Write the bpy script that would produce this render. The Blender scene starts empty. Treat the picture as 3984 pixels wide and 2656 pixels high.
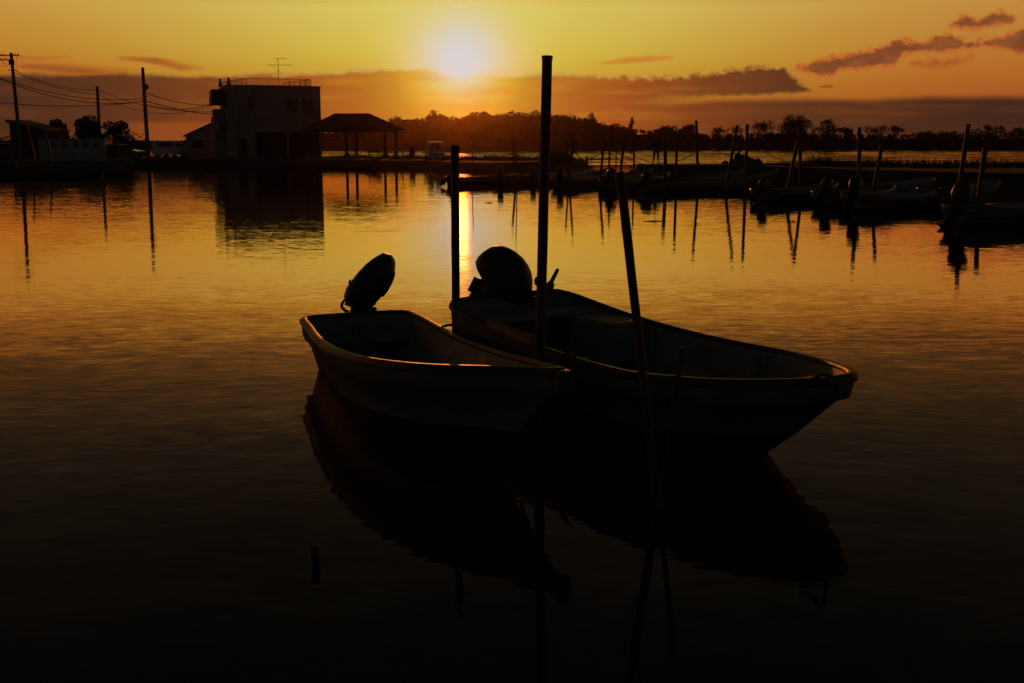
import bpy, math, random
import numpy as np
from mathutils import Vector, Matrix

random.seed(7)
rng = np.random.default_rng(11)
sc = bpy.context.scene
COL = sc.collection
R = math.radians

# ------------------------------------------------------------------ camera
CAM_H = 2.2
FPX = 4350.0                      # focal length in photo pixels (3984 wide)
PITCH = math.atan(769 / FPX)
cam_d = bpy.data.cameras.new('camera')
cam = bpy.data.objects.new('camera', cam_d)
COL.objects.link(cam)
cam.location = (0, 0, CAM_H)
cam.rotation_euler = (R(90) - PITCH, 0, 0)
cam_d.sensor_width = 36
cam_d.lens = 36 * FPX / 3984
cam_d.clip_start = 0.05
cam_d.clip_end = 6000
sc.camera = cam

def ray(px, py):
    x = (px - 1992) / FPX
    z = -(py - 1328) / FPX
    c, s = math.cos(PITCH), math.sin(PITCH)
    return Vector((x, c + z * s, z * c - s))
def G(px, py, z=0.0):
    d = ray(px, py); t = (z - CAM_H) / d.z
    return Vector((d.x * t, d.y * t, z))
def A(px, py, Y):
    d = ray(px, py); t = Y / d.y
    return Vector((d.x * t, Y, CAM_H + d.z * t))
def azel(px, py):
    d = ray(px, py).normalized()
    return math.degrees(math.atan2(d.x, d.y)), math.degrees(math.asin(d.z))

# ------------------------------------------------------------------ light
SUN_AZ, SUN_EL = azel(1792, 232)
sun_d = bpy.data.lights.new('sun', 'SUN')
sun_d.energy = 0.5
sun_d.angle = R(0.6)
sun_d.color = (1.0, 0.22, 0.02)
sun = bpy.data.objects.new('sun', sun_d)
COL.objects.link(sun)
sd = Vector((math.sin(R(SUN_AZ)) * math.cos(R(SUN_EL)), math.cos(R(SUN_AZ)) * math.cos(R(SUN_EL)), math.sin(R(SUN_EL))))
sun.rotation_euler = sd.to_track_quat('Z', 'Y').to_euler()
sun.location = (0, 0, 30)

sc.view_settings.view_transform = 'Standard'
sc.view_settings.look = 'None'
sc.view_settings.gamma = 1
sc.view_settings.exposure = 0
sc.view_settings.use_curve_mapping = False
sc.cycles.use_denoising = True
sc.cycles.max_bounces = 6
sc.cycles.volume_bounces = 0
sc.cycles.sample_clamp_indirect = 3
sc.cycles.sample_clamp_direct = 8
sc.cycles.caustics_reflective = False
sc.cycles.caustics_refractive = False

# ------------------------------------------------------------------ node helper
class NT:
    def __init__(s, tree): s.t = tree; s.n = tree.nodes; s.l = tree.links
    def new(s, kind, **kw):
        n = s.n.new(kind)
        for k, v in kw.items(): setattr(n, k, v)
        return n
    def put(s, sock, v):
        if isinstance(v, (int, float)): sock.default_value = v
        elif isinstance(v, (tuple, list)): sock.default_value = v if len(v) == len(sock.default_value) else tuple(v) + (1,)
        else: s.l.new(v, sock)
    def m(s, op, a, b=None, c=None, clamp=False):
        n = s.new('ShaderNodeMath', operation=op); n.use_clamp = clamp
        s.put(n.inputs[0], a)
        if b is not None: s.put(n.inputs[1], b)
        if c is not None: s.put(n.inputs[2], c)
        return n.outputs[0]
    def vec(s, x, y, z):
        n = s.new('ShaderNodeCombineXYZ')
        for i, v in enumerate((x, y, z)): s.put(n.inputs[i], v)
        return n.outputs[0]
    def ss(s, x, lo, hi):                       # smoothstep lo..hi
        n = s.new('ShaderNodeMapRange', interpolation_type='SMOOTHSTEP')
        s.put(n.inputs['Value'], x); s.put(n.inputs['From Min'], lo); s.put(n.inputs['From Max'], hi)
        return n.outputs[0]
    def mix(s, f, a, b):
        n = s.new('ShaderNodeMix', data_type='RGBA')
        s.put(n.inputs[0], f); s.put(n.inputs[6], a); s.put(n.inputs[7], b)
        return n.outputs[2]
    def addc(s, a, b, f=1.0):
        n = s.new('ShaderNodeMix', data_type='RGBA', blend_type='ADD'); n.clamp_result = False
        s.put(n.inputs[0], f); s.put(n.inputs[6], a); s.put(n.inputs[7], b)
        return n.outputs[2]
    def ramp(s, x, stops, lo, hi):              # stops: (position, colour or value)
        n = s.new('ShaderNodeValToRGB'); r = n.color_ramp; r.interpolation = 'LINEAR'
        s.put(n.inputs[0], s.m('DIVIDE', s.m('SUBTRACT', x, lo), hi - lo))
        while len(r.elements) > 1: r.elements.remove(r.elements[-1])
        for i, (p, c) in enumerate(stops):
            p = (p - lo) / (hi - lo)
            e = r.elements[0] if i == 0 else r.elements.new(p)
            e.position = p
            e.color = (c, c, c, 1) if isinstance(c, (int, float)) else (*c[:3], 1)
        return n.outputs[0]
    def curve(s, x, pts, lo=-26, hi=26):        # piecewise linear scalar lookup with values -10..20
        o = s.ramp(x, [(p, (v + 10) / 30) for p, v in pts], lo, hi)
        return s.m('SUBTRACT', s.m('MULTIPLY', o, 30.0), 10.0)
    def noise(s, vec, scale, detail=3, rough=0.5, out=0, dist=0.0):
        n = s.new('ShaderNodeTexNoise')
        s.put(n.inputs['Vector'], vec); n.inputs['Scale'].default_value = scale
        n.inputs['Detail'].default_value = detail; n.inputs['Roughness'].default_value = rough
        n.inputs['Distortion'].default_value = dist
        return n.outputs[out]

def lin(c):
    return tuple(((v / 255) / 12.92 if v / 255 <= .04045 else ((v / 255 + .055) / 1.055) ** 2.4) for v in c)

# ------------------------------------------------------------------ world: evening sky
world = bpy.data.worlds.new('World'); sc.world = world; world.use_nodes = True
wt = NT(world.node_tree); wt.n.clear()
w_out = wt.new('ShaderNodeOutputWorld'); w_bg = wt.new('ShaderNodeBackground')
tc = wt.new('ShaderNodeTexCoord'); sep = wt.new('ShaderNodeSeparateXYZ')
wt.l.new(tc.outputs['Generated'], sep.inputs[0])
dx, dy, dz = sep.outputs
DEG = 57.29578
az = wt.m('MULTIPLY', wt.m('ARCTAN2', dx, dy), DEG)
el = wt.m('MULTIPLY', wt.m('ARCSINE', dz), DEG)
daz = wt.m('SUBTRACT', az, SUN_AZ)
adaz = wt.m('ABSOLUTE', daz)
r_sun = wt.m('SQRT', wt.m('ADD', wt.m('POWER', adaz, 2.0), wt.m('POWER', wt.m('SUBTRACT', el, SUN_EL), 2.0)))
def L(*c): return lin(c)
near = wt.ramp(el, [(-5, L(172, 84, 24)), (0, L(180, 90, 26)), (1.4, L(190, 110, 30)), (2.8, L(200, 154, 44)), (4.5, L(209, 187, 70)),
                    (6.5, L(214, 199, 99)), (8, L(210, 164, 62)), (10, L(150, 106, 50)), (12.5, L(96, 74, 44)), (15, L(56, 48, 38)), (19, L(36, 34, 30)), (25, L(21, 22, 20)), (40, L(13, 13, 12)), (90, L(10, 10, 10))], -5, 90)
far = wt.ramp(el, [(-5, L(95, 42, 20)), (0, L(112, 48, 21)), (1.4, L(158, 74, 26)), (2.8, L(174, 88, 28)), (4.5, L(184, 116, 40)),
                   (6.5, L(194, 138, 56)), (8, L(156, 98, 42)), (10, L(88, 62, 36)), (12.5, L(60, 50, 36)), (15, L(45, 41, 37)), (19, L(34, 33, 31)), (25, L(20, 21, 20)), (40, L(13, 12, 11)), (90, L(10, 10, 10))], -5, 90)
back = wt.ramp(el, [(-5, L(34, 30, 27)), (0, L(42, 38, 34)), (10, L(42, 39, 36)), (30, L(34, 33, 32)), (60, L(18, 18, 18)), (90, L(10, 10, 10))], -5, 90)
wn = wt.m('POWER', 2.718, wt.m('MULTIPLY', wt.m('POWER', wt.m('DIVIDE', adaz, 15.5), 2.0), -1.0))
clear = wt.mix(wn, far, near)
# paler, pinker to the right
clear = wt.mix(wt.m('MULTIPLY', wt.m('MULTIPLY', wt.ss(az, 5, 26), wt.m('SUBTRACT', 1.0, wt.ss(el, 5.5, 9))), 0.14), clear, L(170, 105, 70))
# wide soft bands in the clear sky
uv = wt.vec(wt.m('MULTIPLY', az, 0.22), el, 0.0)
band = wt.noise(uv, 0.9, 3, 0.5)
clear = wt.mix(wt.m('MULTIPLY', wt.m('MULTIPLY', wt.ss(band, 0.45, 0.8), wt.m('SUBTRACT', 1.0, wt.ss(el, 5.5, 9))), 0.10), clear, L(205, 120, 40))
# aureole of the sun
core = wt.m('POWER', 2.718, wt.m('MULTIPLY', wt.m('POWER', wt.m('DIVIDE', r_sun, 1.95), 2.0), -1.0))
halo = wt.m('POWER', 2.718, wt.m('MULTIPLY', wt.m('POWER', wt.m('DIVIDE', r_sun, 3.3), 2.0), -1.0))
clear = wt.mix(wt.m('MULTIPLY', halo, .8), clear, (.60, .59, .18, 1))
clear = wt.mix(core, clear, (.53, .62, .67, 1))
# ---- cloud noise
nz = wt.noise(wt.vec(wt.m('MULTIPLY', az, 0.55), el, 3.3), 1.6, 6, 0.6)
nz = wt.m('SUBTRACT', nz, 0.5)
nf = wt.m('SUBTRACT', wt.noise(wt.vec(az, wt.m('MULTIPLY', el, 1.2), 7.7), 2.6, 5, 0.55), 0.5)
ne = wt.m('ADD', wt.m('MULTIPLY', nz, 0.5), wt.m('MULTIPLY', nf, wt.m('ADD', 0.15, wt.m('MULTIPLY', wt.ss(az, 1, 8), 0.85))))
ns = wt.m('SUBTRACT', wt.noise(wt.vec(wt.m('MULTIPLY', az, 0.12), el, 1.7), 1.7, 4, 0.55), 0.5)
def pts(lst): return [azel(x, y) for x, y in lst]
def below(edge, amp, soft, n=nz):
    e = wt.m('ADD', wt.curve(az, pts(edge)), wt.m('MULTIPLY', n, amp))
    return wt.ss(wt.m('SUBTRACT', e, el), -soft, soft)
def above(edge, amp, soft, n=nz):
    e = wt.m('ADD', wt.curve(az, pts(edge)), wt.m('MULTIPLY', n, amp))
    return wt.ss(wt.m('SUBTRACT', el, e), -soft, soft)
bank_col = wt.ramp(r_sun, [(0, L(205, 200, 105)), (1.4, L(200, 190, 74)), (2.2, L(194, 168, 48)), (3.4, L(174, 134, 36)), (5, L(170, 104, 32)), (8, L(158, 76, 28)),
                           (12, L(118, 57, 27)), (17, L(84, 46, 28)), (22, L(66, 38, 26)), (27, L(54, 34, 25)), (60, L(30, 24, 22)), (180, L(24, 20, 19))], 0, 180)
bank_col = wt.mix(wt.m('MULTIPLY', wt.ss(ns, -0.05, 0.22), 0.55), bank_col, wt.mix(wt.ss(r_sun, 4, 16), L(196, 128, 38), L(112, 56, 27)))
near_sun = wt.m('POWER', 2.718, wt.m('MULTIPLY', wt.m('POWER', wt.m('DIVIDE', r_sun, 1.55), 2.0), -1.0))
fade_top = wt.m('SUBTRACT', 1.0, wt.m('MULTIPLY', near_sun, 0.95))
bankTop = below([(-700, 300), (0, 288), (300, 284), (560, 288), (760, 300), (1000, 290), (1300, 284), (1483, 267), (1586, 271), (1665, 254), (1711, 279), (1760, 312), (1800, 315), (1850, 290), (1939, 287),
                                (2100, 282), (2250, 292), (2450, 300), (2600, 302), (2760, 285), (2860, 268), (2950, 260), (3050, 262), (3090, 300), (3160, 352), (3110, 320), (3200, 420), (3984, 420)], 0.85, 0.19, wt.m('ADD', ne, wt.m('MULTIPLY', ns, 0.55)))
bankLow = above([(0, 1200), (2000, 900), (2200, 560), (2350, 400), (2600, 373), (2950, 369), (3080, 362), (3160, 354), (3984, 300)], 0.35, 0.14, ne)
gf_ = wt.ss(az, azel(2300, 400)[0], azel(3000, 400)[0])
bankA = wt.m('MULTIPLY', bankTop, wt.m('SUBTRACT', 1.0, wt.m('MULTIPLY', gf_, wt.m('SUBTRACT', 1.0, bankLow))))
bankB = below([(0, 290), (1900, 300), (2100, 330), (2300, 385), (2600, 402), (2800, 390), (3012, 384), (3365, 389), (3600, 377), (3984, 376), (4600, 370)], 0.12, 0.22)
bank = wt.m('MAXIMUM', bankA, wt.m('MULTIPLY', bankB, wt.ss(az, azel(1500, 300)[0], azel(2100, 300)[0])))
bank = wt.m('MULTIPLY', bank, wt.m('MULTIPLY', fade_top, 0.97))
# faint bright slot low on the left
slot = wt.m('MULTIPLY', wt.m('MULTIPLY', wt.ss(el, -0.3, 0.05), wt.m('SUBTRACT', 1.0, wt.ss(el, 0.9, 1.12))), wt.m('MULTIPLY', wt.ss(az, azel(420, 500)[0], azel(560, 500)[0]), wt.m('SUBTRACT', 1.0, wt.ss(az, azel(760, 500)[0], azel(1100, 500)[0]))))
sky = wt.mix(bank, clear, bank_col)
sky = wt.mix(wt.m('MULTIPLY', slot, 0.5), sky, L(165, 78, 28))
# thin bright lining on the bank top near the sun
lining = wt.m('MULTIPLY', wt.m('MULTIPLY', bankTop, wt.m('SUBTRACT', 1.0, bankTop)), wt.m('POWER', 2.718, wt.m('MULTIPLY', wt.m('DIVIDE', r_sun, 4.5), -1.0)))
sky = wt.mix(wt.m('MULTIPLY', lining, 2.2, clamp=True), sky, (.62, .56, .22, 1))
def ribbon(up, lo, amp, soft, n=nf):
    return wt.m('MULTIPLY', below(up, amp, soft, n), above(lo, -amp * 0.6, soft, n))
def paint(sky, mask, dark, edge, op):
    e = wt.m('MULTIPLY', wt.m('MULTIPLY', mask, wt.m('SUBTRACT', 1.0, mask)), 4.0)
    c = wt.mix(wt.m('MULTIPLY', e, 0.9, clamp=True), dark, edge)
    return wt.mix(wt.m('MULTIPLY', wt.ss(mask, 0.0, 0.75), op), sky, c)
chain = ribbon([(3000, 330), (3080, 268), (3165, 238), (3300, 207), (3420, 185), (3500, 148), (3590, 163), (3688, 128), (3760, 155), (3830, 153), (3900, 146), (3984, 112), (4300, 60)],
               [(3000, 230), (3080, 262), (3180, 294), (3240, 296), (3262, 274), (3380, 264), (3480, 258), (3508, 212), (3600, 200), (3680, 204), (3750, 190), (3850, 180), (3960, 205), (4300, 300)], 0.8, 0.2, ne)
shade = wt.mix(wt.ss(nz, -0.1, 0.15), L(118, 64, 36), L(140, 78, 42))
sky = paint(sky, chain, shade, L(196, 98, 44), 0.95)
blob = ribbon([(3600, 170), (3685, 104), (3720, 64), (3770, 60), (3800, 80), (3860, 48), (3900, 38), (3925, 58), (3968, 72), (4000, 150)],
              [(3600, 60), (3685, 104), (3740, 112), (3810, 116), (3870, 97), (3930, 95), (3968, 74), (4000, 30)], 0.7, 0.19, ne)
sky = paint(sky, blob, shade, L(198, 100, 46), 0.9)
wisp = ribbon([(3480, 300), (3540, 240), (3620, 234), (3700, 232), (3790, 215), (3840, 280)], [(3480, 200), (3540, 250), (3620, 264), (3700, 256), (3790, 226), (3840, 200)], 0.7, 0.25)
sky = paint(sky, wisp, L(140, 74, 36), L(180, 88, 38), 0.75)
wl = ribbon([(3130, 390), (3180, 336), (3215, 329), (3245, 335), (3290, 390)], [(3130, 290), (3180, 338), (3215, 342), (3245, 338), (3290, 290)], 0.12, 0.07)
sky = paint(sky, wl, L(120, 60, 32), L(150, 76, 34), 0.7)
w2 = ribbon([(2200, 290), (2330, 244), (2420, 228), (2520, 220), (2620, 222), (2700, 290)], [(2200, 200), (2330, 250), (2420, 246), (2520, 238), (2620, 225), (2700, 190)], 0.3, 0.14, ns)
sky = paint(sky, w2, L(196, 108, 40), L(202, 128, 44), 0.7)
s1 = ribbon([(-300, 225), (60, 212), (160, 218), (270, 211), (360, 300)], [(-300, 240), (60, 226), (160, 232), (270, 215), (360, 180)], 0.6, 0.2, ns)
s2 = ribbon([(-300, 262), (40, 250), (150, 246), (330, 258), (460, 266), (560, 268), (640, 320)], [(-300, 285), (40, 262), (150, 276), (260, 290), (400, 284), (560, 270), (640, 220)], 0.6, 0.2, ns)
s3 = ribbon([(380, 290), (460, 222), (600, 226), (700, 246), (800, 262), (860, 320)], [(380, 180), (460, 226), (600, 250), (700, 276), (800, 264), (860, 220)], 0.6, 0.2, ns)
for sm in (s1, s2, s3):
    sky = paint(sky, sm, L(146, 76, 32), L(180, 98, 36), 0.8)
# front fades to the dusky sky behind the camera
wfront = wt.m('SUBTRACT', 1.0, wt.ss(adaz, 26, 115))
sky = wt.mix(wfront, back, sky)
nish = wt.new('ShaderNodeTexSky', sky_type='NISHITA')
nish.sun_disc = False
nish.sun_elevation = R(SUN_EL); nish.sun_rotation = R(SUN_AZ)
sky = wt.addc(sky, nish.outputs[0], 0.0003)
wt.l.new(sky, w_bg.inputs['Color'])
w_bg.inputs['Strength'].default_value = 1.0
wt.l.new(w_bg.outputs[0], w_out.inputs['Surface'])

# ------------------------------------------------------------------ materials
MATS = {}
def mat(name, col, rough=0.7, var=0.25, scale=6.0, metal=0.0, spec=0.5, bump=0.0, col2=None, coat=0.0):
    m = bpy.data.materials.new(name); m.use_nodes = True
    t = NT(m.node_tree); b = t.n['Principled BSDF']
    tcn = t.new('ShaderNodeTexCoord')
    nzv = t.noise(tcn.outputs['Object'], scale, 5, 0.6)
    c2 = col2 or tuple(c * (1 - var) for c in col)
    f = t.ss(nzv, 0.32, 0.68)
    t.l.new(t.mix(f, (*col, 1), (*c2, 1)), b.inputs['Base Color'])
    rr = t.new('ShaderNodeMapRange'); t.l.new(nzv, rr.inputs[0]); rr.inputs[3].default_value = max(0.05, rough - .12); rr.inputs[4].default_value = min(1, rough + .12)
    t.l.new(rr.outputs[0], b.inputs['Roughness'])
    b.inputs['Metallic'].default_value = metal
    b.inputs['Specular IOR Level'].default_value = spec
    b.inputs['Coat Weight'].default_value = coat
    if bump:
        bn = t.new('ShaderNodeBump'); bn.inputs['Strength'].default_value = bump; bn.inputs['Distance'].default_value = 0.02
        t.l.new(t.noise(tcn.outputs['Object'], scale * 4, 4, 0.6), bn.inputs['Height']); t.l.new(bn.outputs[0], b.inputs['Normal'])
    MATS[name] = m
    return m
M_frp = mat('weathered_white_fibreglass', (.50, .50, .47), .5, .3, 5, bump=.15)
M_frpd = mat('dull_white_fibreglass', (.30, .30, .285), .6, .4, 4)
M_frp2 = mat('pale_blue_grey_fibreglass', (.30, .36, .38), .55, .3, 5)
M_inner = mat('grey_deck_paint', (.26, .27, .27), .62, .35, 7, bump=.2)
M_rubber = mat('black_rubber_rail', (.03, .028, .026), .34, .3, 14, bump=.25, spec=.6)
M_wood = mat('weathered_wood_cap', (.07, .045, .03), .45, .5, 9, bump=.4)
M_bottom = mat('darkened_bottom_paint', (.022, .017, .015), .6, .4, 6, bump=.2)
M_cowl = mat('dark_motor_cowling', (.03, .032, .036), .42, .2, 5, spec=.5)
M_cowl2 = mat('grey_motor_cowling', (.10, .105, .11), .4, .2, 5)
M_motor = mat('black_motor_metal', (.03, .03, .03), .45, .3, 12, metal=.3)
M_pipe = mat('rusty_steel_pipe', (.14, .07, .045), .5, .6, 11, metal=.35, bump=.4)
M_pvc = mat('brown_mooring_pole', (.12, .055, .035), .55, .45, 8, bump=.3)
M_rope = mat('old_rope', (.10, .085, .06), .9, .4, 20)
M_yellow = mat('yellow_rubber_sleeve', (.50, .26, .04), .5, .3, 8)
M_conc = mat('stained_concrete', (.34, .33, .31), .85, .45, 1.2, bump=.2)
M_concd = mat('dark_concrete', (.20, .19, .18), .9, .4, 1.5)
M_plaster = mat('grey_plaster_wall', (.42, .41, .39), .85, .25, .7)
M_glass = mat('window_glass', (.03, .035, .04), .08, .1, 2, spec=.7)
M_frame = mat('aluminium_frame', (.30, .30, .30), .4, .2, 4, metal=.5)
M_dark = mat('dark_panel', (.035, .032, .03), .7, .3, 2)
M_roof = mat('brown_sheet_roof', (.10, .07, .05), .6, .35, 2)
M_timber = mat('dark_timber', (.08, .055, .04), .75, .35, 5)
M_rail = mat('galvanised_rail', (.25, .25, .25), .5, .3, 6, metal=.5)
M_cyl = mat('utility_pole_concrete', (.20, .19, .18), .85, .3, 3)
M_wire = mat('black_cable', (.02, .02, .02), .6, .2, 8)
M_paint = mat('white_vehicle_paint', (.62, .62, .62), .3, .08, 3, coat=.5)
M_paintd = mat('dark_vehicle_paint', (.06, .06, .07), .25, .1, 3, coat=.6)
M_tyre = mat('tyre_rubber', (.02, .02, .02), .85, .2, 9)
M_plate = mat('yellow_number_plate', (.60, .38, .05), .5, .1, 9)
M_lamp = mat('headlamp_lens', (.5, .5, .5), .12, .1, 9, spec=.8)
M_soil = mat('dark_bank_soil', (.06, .05, .035), .95, .5, .6, bump=.3)
M_leaf = mat('evergreen_leaves', (.035, .05, .022), .8, .5, .9)
M_bark = mat('bark', (.06, .045, .035), .9, .4, 4)
M_grass = mat('dry_bank_grass', (.09, .08, .035), .85, .5, .8)
M_cloth = mat('dark_jacket_cloth', (.04, .045, .06), .9, .3, 20)
M_cloth2 = mat('grey_trouser_cloth', (.10, .10, .11), .9, .3, 20)
M_skin = mat('skin', (.32, .19, .13), .6, .1, 10)
M_hair = mat('black_hair', (.02, .016, .014), .6, .2, 30)
M_tarp = mat('blue_grey_tarpaulin', (.09, .11, .15), .7, .35, 3, bump=.4)
M_float = mat('pale_float_foam', (.5, .48, .42), .7, .2, 6)

# water
M_water = bpy.data.materials.new('water'); M_water.use_nodes = True
t = NT(M_water.node_tree); t.n.clear()
w_o = t.new('ShaderNodeOutputMaterial'); gl = t.new('ShaderNodeBsdfAnisotropic'); df = t.new('ShaderNodeBsdfDiffuse'); mx = t.new('ShaderNodeMixShader')
gl.inputs['Color'].default_value = (1, .74, .54, 1); gl.inputs['Roughness'].default_value = .035
df.inputs['Color'].default_value = (.006, .006, .004, 1)
fr = t.new('ShaderNodeFresnel'); fr.inputs['IOR'].default_value = 1.33
# murky water; reflection tinted warm and raised above plain Fresnel for extra brightness
fac = t.m('SUBTRACT', 1.0, t.m('POWER', t.m('SUBTRACT', 1.0, fr.outputs[0]), 2.0))
t.l.new(fac, mx.inputs[0]); t.l.new(df.outputs[0], mx.inputs[1]); t.l.new(gl.outputs[0], mx.inputs[2]); t.l.new(mx.outputs[0], w_o.inputs['Surface'])
geo = t.new('ShaderNodeNewGeometry'); sp = t.new('ShaderNodeSeparateXYZ'); t.l.new(geo.outputs['Position'], sp.inputs[0])
wx, wy, wz = sp.outputs
# gentle meander of crest direction
warp = t.m('MULTIPLY', t.m('SUBTRACT', t.noise(t.vec(wx, wy, 0.0), .35, 2, .5), .5), 1.6)
wy2 = t.m('ADD', wy, warp)
def slopes(scale, stretch, detail, rough, seed, dist=0.4):
    v = t.vec(t.m('MULTIPLY', wx, stretch), wy2, seed)
    c = t.noise(v, scale, detail, rough, out=1, dist=dist)
    s = t.new('ShaderNodeSeparateColor'); t.l.new(c, s.inputs[0])
    return t.m('SUBTRACT', s.outputs[0], .5), t.m('SUBTRACT', s.outputs[1], .5)
river = t.m('MULTIPLY', t.ss(wy, 108, 135), t.m('ADD', .22, t.m('MULTIPLY', t.ss(t.noise(t.vec(t.m('MULTIPLY', wx, .3), t.m('MULTIPLY', wy, .35), 4.0), .42, 3, .6), .38, .62), .95)))
calm = t.ss(t.noise(t.vec(t.m('MULTIPLY', wx, .35), wy, 2.0), .11, 3, .5), .3, .7)     # patches of ruffled water
SX = 0.0; SY = 0.0
for (scale, st, det, ro, seed, ax_, ay_, kind) in (
        (.45, .35, 2, .5, 1.0, .003, .009, 'all'), (1.7, .22, 2, .5, 5.0, .005, .014, 'all'), (5.5, .22, 3, .55, 9.0, .014, .038, 'calm'), (16., .28, 2, .5, 13.0, .020, .050, 'all'),
        (.32, .22, 3, .6, 20.0, .10, .75, 'river'), (3.0, .4, 2, .5, 25.0, .08, .22, 'river')):
    a_, b_ = slopes(scale, st, det, ro, seed)
    k = {'all': 1.0, 'calm': t.m('ADD', t.m('MULTIPLY', calm, .8), .35), 'river': river}[kind]
    SX = t.m('ADD', SX, t.m('MULTIPLY', t.m('MULTIPLY', a_, ax_), k))
    SY = t.m('ADD', SY, t.m('MULTIPLY', t.m('MULTIPLY', b_, ay_), k))
nv = t.vec(SX, SY, 1.0)
nn = t.new('ShaderNodeVectorMath', operation='NORMALIZE'); t.l.new(nv, nn.inputs[0])
for nd in (gl, df, fr): t.l.new(nn.outputs[0], nd.inputs['Normal'])

# ------------------------------------------------------------------ mesh helpers
class MB:
    def __init__(s): s.v = []; s.f = []; s.sm = []
    def add(s, vs, fs, smooth=False):
        o = len(s.v); s.v += [tuple(v) for v in vs]
        s.f += [tuple(i + o for i in f) for f in fs]; s.sm += [smooth] * len(fs)
    def box(s, c, d, rot=None, taper=1.0):
        hx, hy, hz = d[0] / 2, d[1] / 2, d[2] / 2
        vs = []
        for z in (-1, 1):
            k = taper if z > 0 else 1.0
            for x, y in ((-1, -1), (1, -1), (1, 1), (-1, 1)): vs.append(Vector((x * hx * k, y * hy * k, z * hz)))
        if rot is not None:
            m_ = rot if isinstance(rot, Matrix) else Matrix.Rotation(rot, 3, 'Z')
            vs = [m_ @ v for v in vs]
        vs = [v + Vector(c) for v in vs]
        s.add(vs, [(3, 2, 1, 0), (4, 5, 6, 7), (0, 1, 5, 4), (1, 2, 6, 5), (2, 3, 7, 6), (3, 0, 4, 7)])
    def tube(s, pts, rad, n=8, cap=True, smooth=True):
        pts = [Vector(p) for p in pts]; m_ = len(pts)
        rad = [rad] * m_ if isinstance(rad, (int, float)) else rad
        vs = []; up = None
        for i, p in enumerate(pts):
            d = (pts[min(i + 1, m_ - 1)] - pts[max(i - 1, 0)])
            if d.length < 1e-9: d = Vector((0, 0, 1))
            d.normalize()
            if up is None: up = Vector((0, 0, 1)) if abs(d.z) < .9 else Vector((1, 0, 0))
            x = d.cross(up).normalized(); y = x.cross(d).normalized(); up = y
            for k in range(n):
                a = 2 * math.pi * k / n
                vs.append(p + (x * math.cos(a) + y * math.sin(a)) * rad[i])
        fs = [(i * n + k, i * n + (k + 1) % n, (i + 1) * n + (k + 1) % n, (i + 1) * n + k) for i in range(m_ - 1) for k in range(n)]
        s.add(vs, fs, smooth)
        if cap: s.add([vs[k] for k in range(n)], [tuple(range(n))[::-1]]); s.add(vs[-n:], [tuple(range(n))])
    def rings(s, rings, closed=True, cap=True, smooth=True):
        n = len(rings[0]); vs = [v for r in rings for v in r]
        fs = []
        for i in range(len(rings) - 1):
            for k in range(n if closed else n - 1):
                fs.append((i * n + k, i * n + (k + 1) % n, (i + 1) * n + (k + 1) % n, (i + 1) * n + k))
        s.add(vs, fs, smooth)
        if cap:
            s.add(rings[0], [tuple(range(n))[::-1]], smooth); s.add(rings[-1], [tuple(range(n))], smooth)
    def ellipsoid(s, c, r, nu=12, nv=8, rot=None):
        rr = []
        for j in range(nv + 1):
            ph = math.pi * (j / nv) - math.pi / 2; ph = max(-1.56, min(1.56, ph))
            ring = []
            for i in range(nu):
                a = 2 * math.pi * i / nu
                v = Vector((r[0] * math.cos(ph) * math.cos(a), r[1] * math.cos(ph) * math.sin(a), r[2] * math.sin(ph)))
                if rot is not None: v = rot @ v
                ring.append(v + Vector(c))
            rr.append(ring)
        s.rings(rr)
    def build(s, name, m, parent=None, local=False):
        me = bpy.data.meshes.new(name); me.from_pydata(s.v, [], s.f); me.validate(); me.update()
        if len(me.polygons) == len(s.sm): me.polygons.foreach_set('use_smooth', s.sm)
        o = bpy.data.objects.new(name, me); COL.objects.link(o)
        for mm in (m if isinstance(m, (list, tuple)) else [m]): me.materials.append(mm)
        if parent is not None:
            o.parent = parent
            if not local: o.matrix_parent_inverse = WM(parent).inverted()
        return o
def WM(o):
    m_ = Matrix.LocRotScale(o.location, o.rotation_euler, o.scale)
    if o.parent is not None: m_ = WM(o.parent) @ o.matrix_parent_inverse @ m_
    return m_
def tag(o, label, cat, group=None, kind=None):
    if label: o['label'] = label
    if cat: o['category'] = cat
    if group: o['group'] = group
    if kind: o['kind'] = kind
    return o
def thing(name, label, cat, loc=(0, 0, 0), rz=0.0, group=None):
    o = bpy.data.objects.new(name, None); COL.objects.link(o); o.location = loc; o.rotation_euler = (0, 0, rz)
    o.empty_display_size = .3
    return tag(o, label, cat, group)
def kids(o): return [c for c in bpy.data.objects if c.parent == o]
def bevel(o, w=.02, seg=2):
    m_ = o.modifiers.new('bevel', 'BEVEL'); m_.width = w; m_.segments = seg; m_.limit_method = 'ANGLE'
    return o
def one(name, m, fn, parent=None, local=False):
    mb = MB(); fn(mb); return mb.build(name, m, parent, local)

# ------------------------------------------------------------------ large structure
def grid_sheet(name, x0, x1, y0, y1, z, m):
    mb = MB(); mb.add([(x0, y0, z), (x1, y0, z), (x1, y1, z), (x0, y1, z)], [(0, 1, 2, 3)])
    o = mb.build(name, m); o['kind'] = 'structure'; return o
grid_sheet('water', -450, 450, -30, 440, 0.0, M_water)

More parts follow.
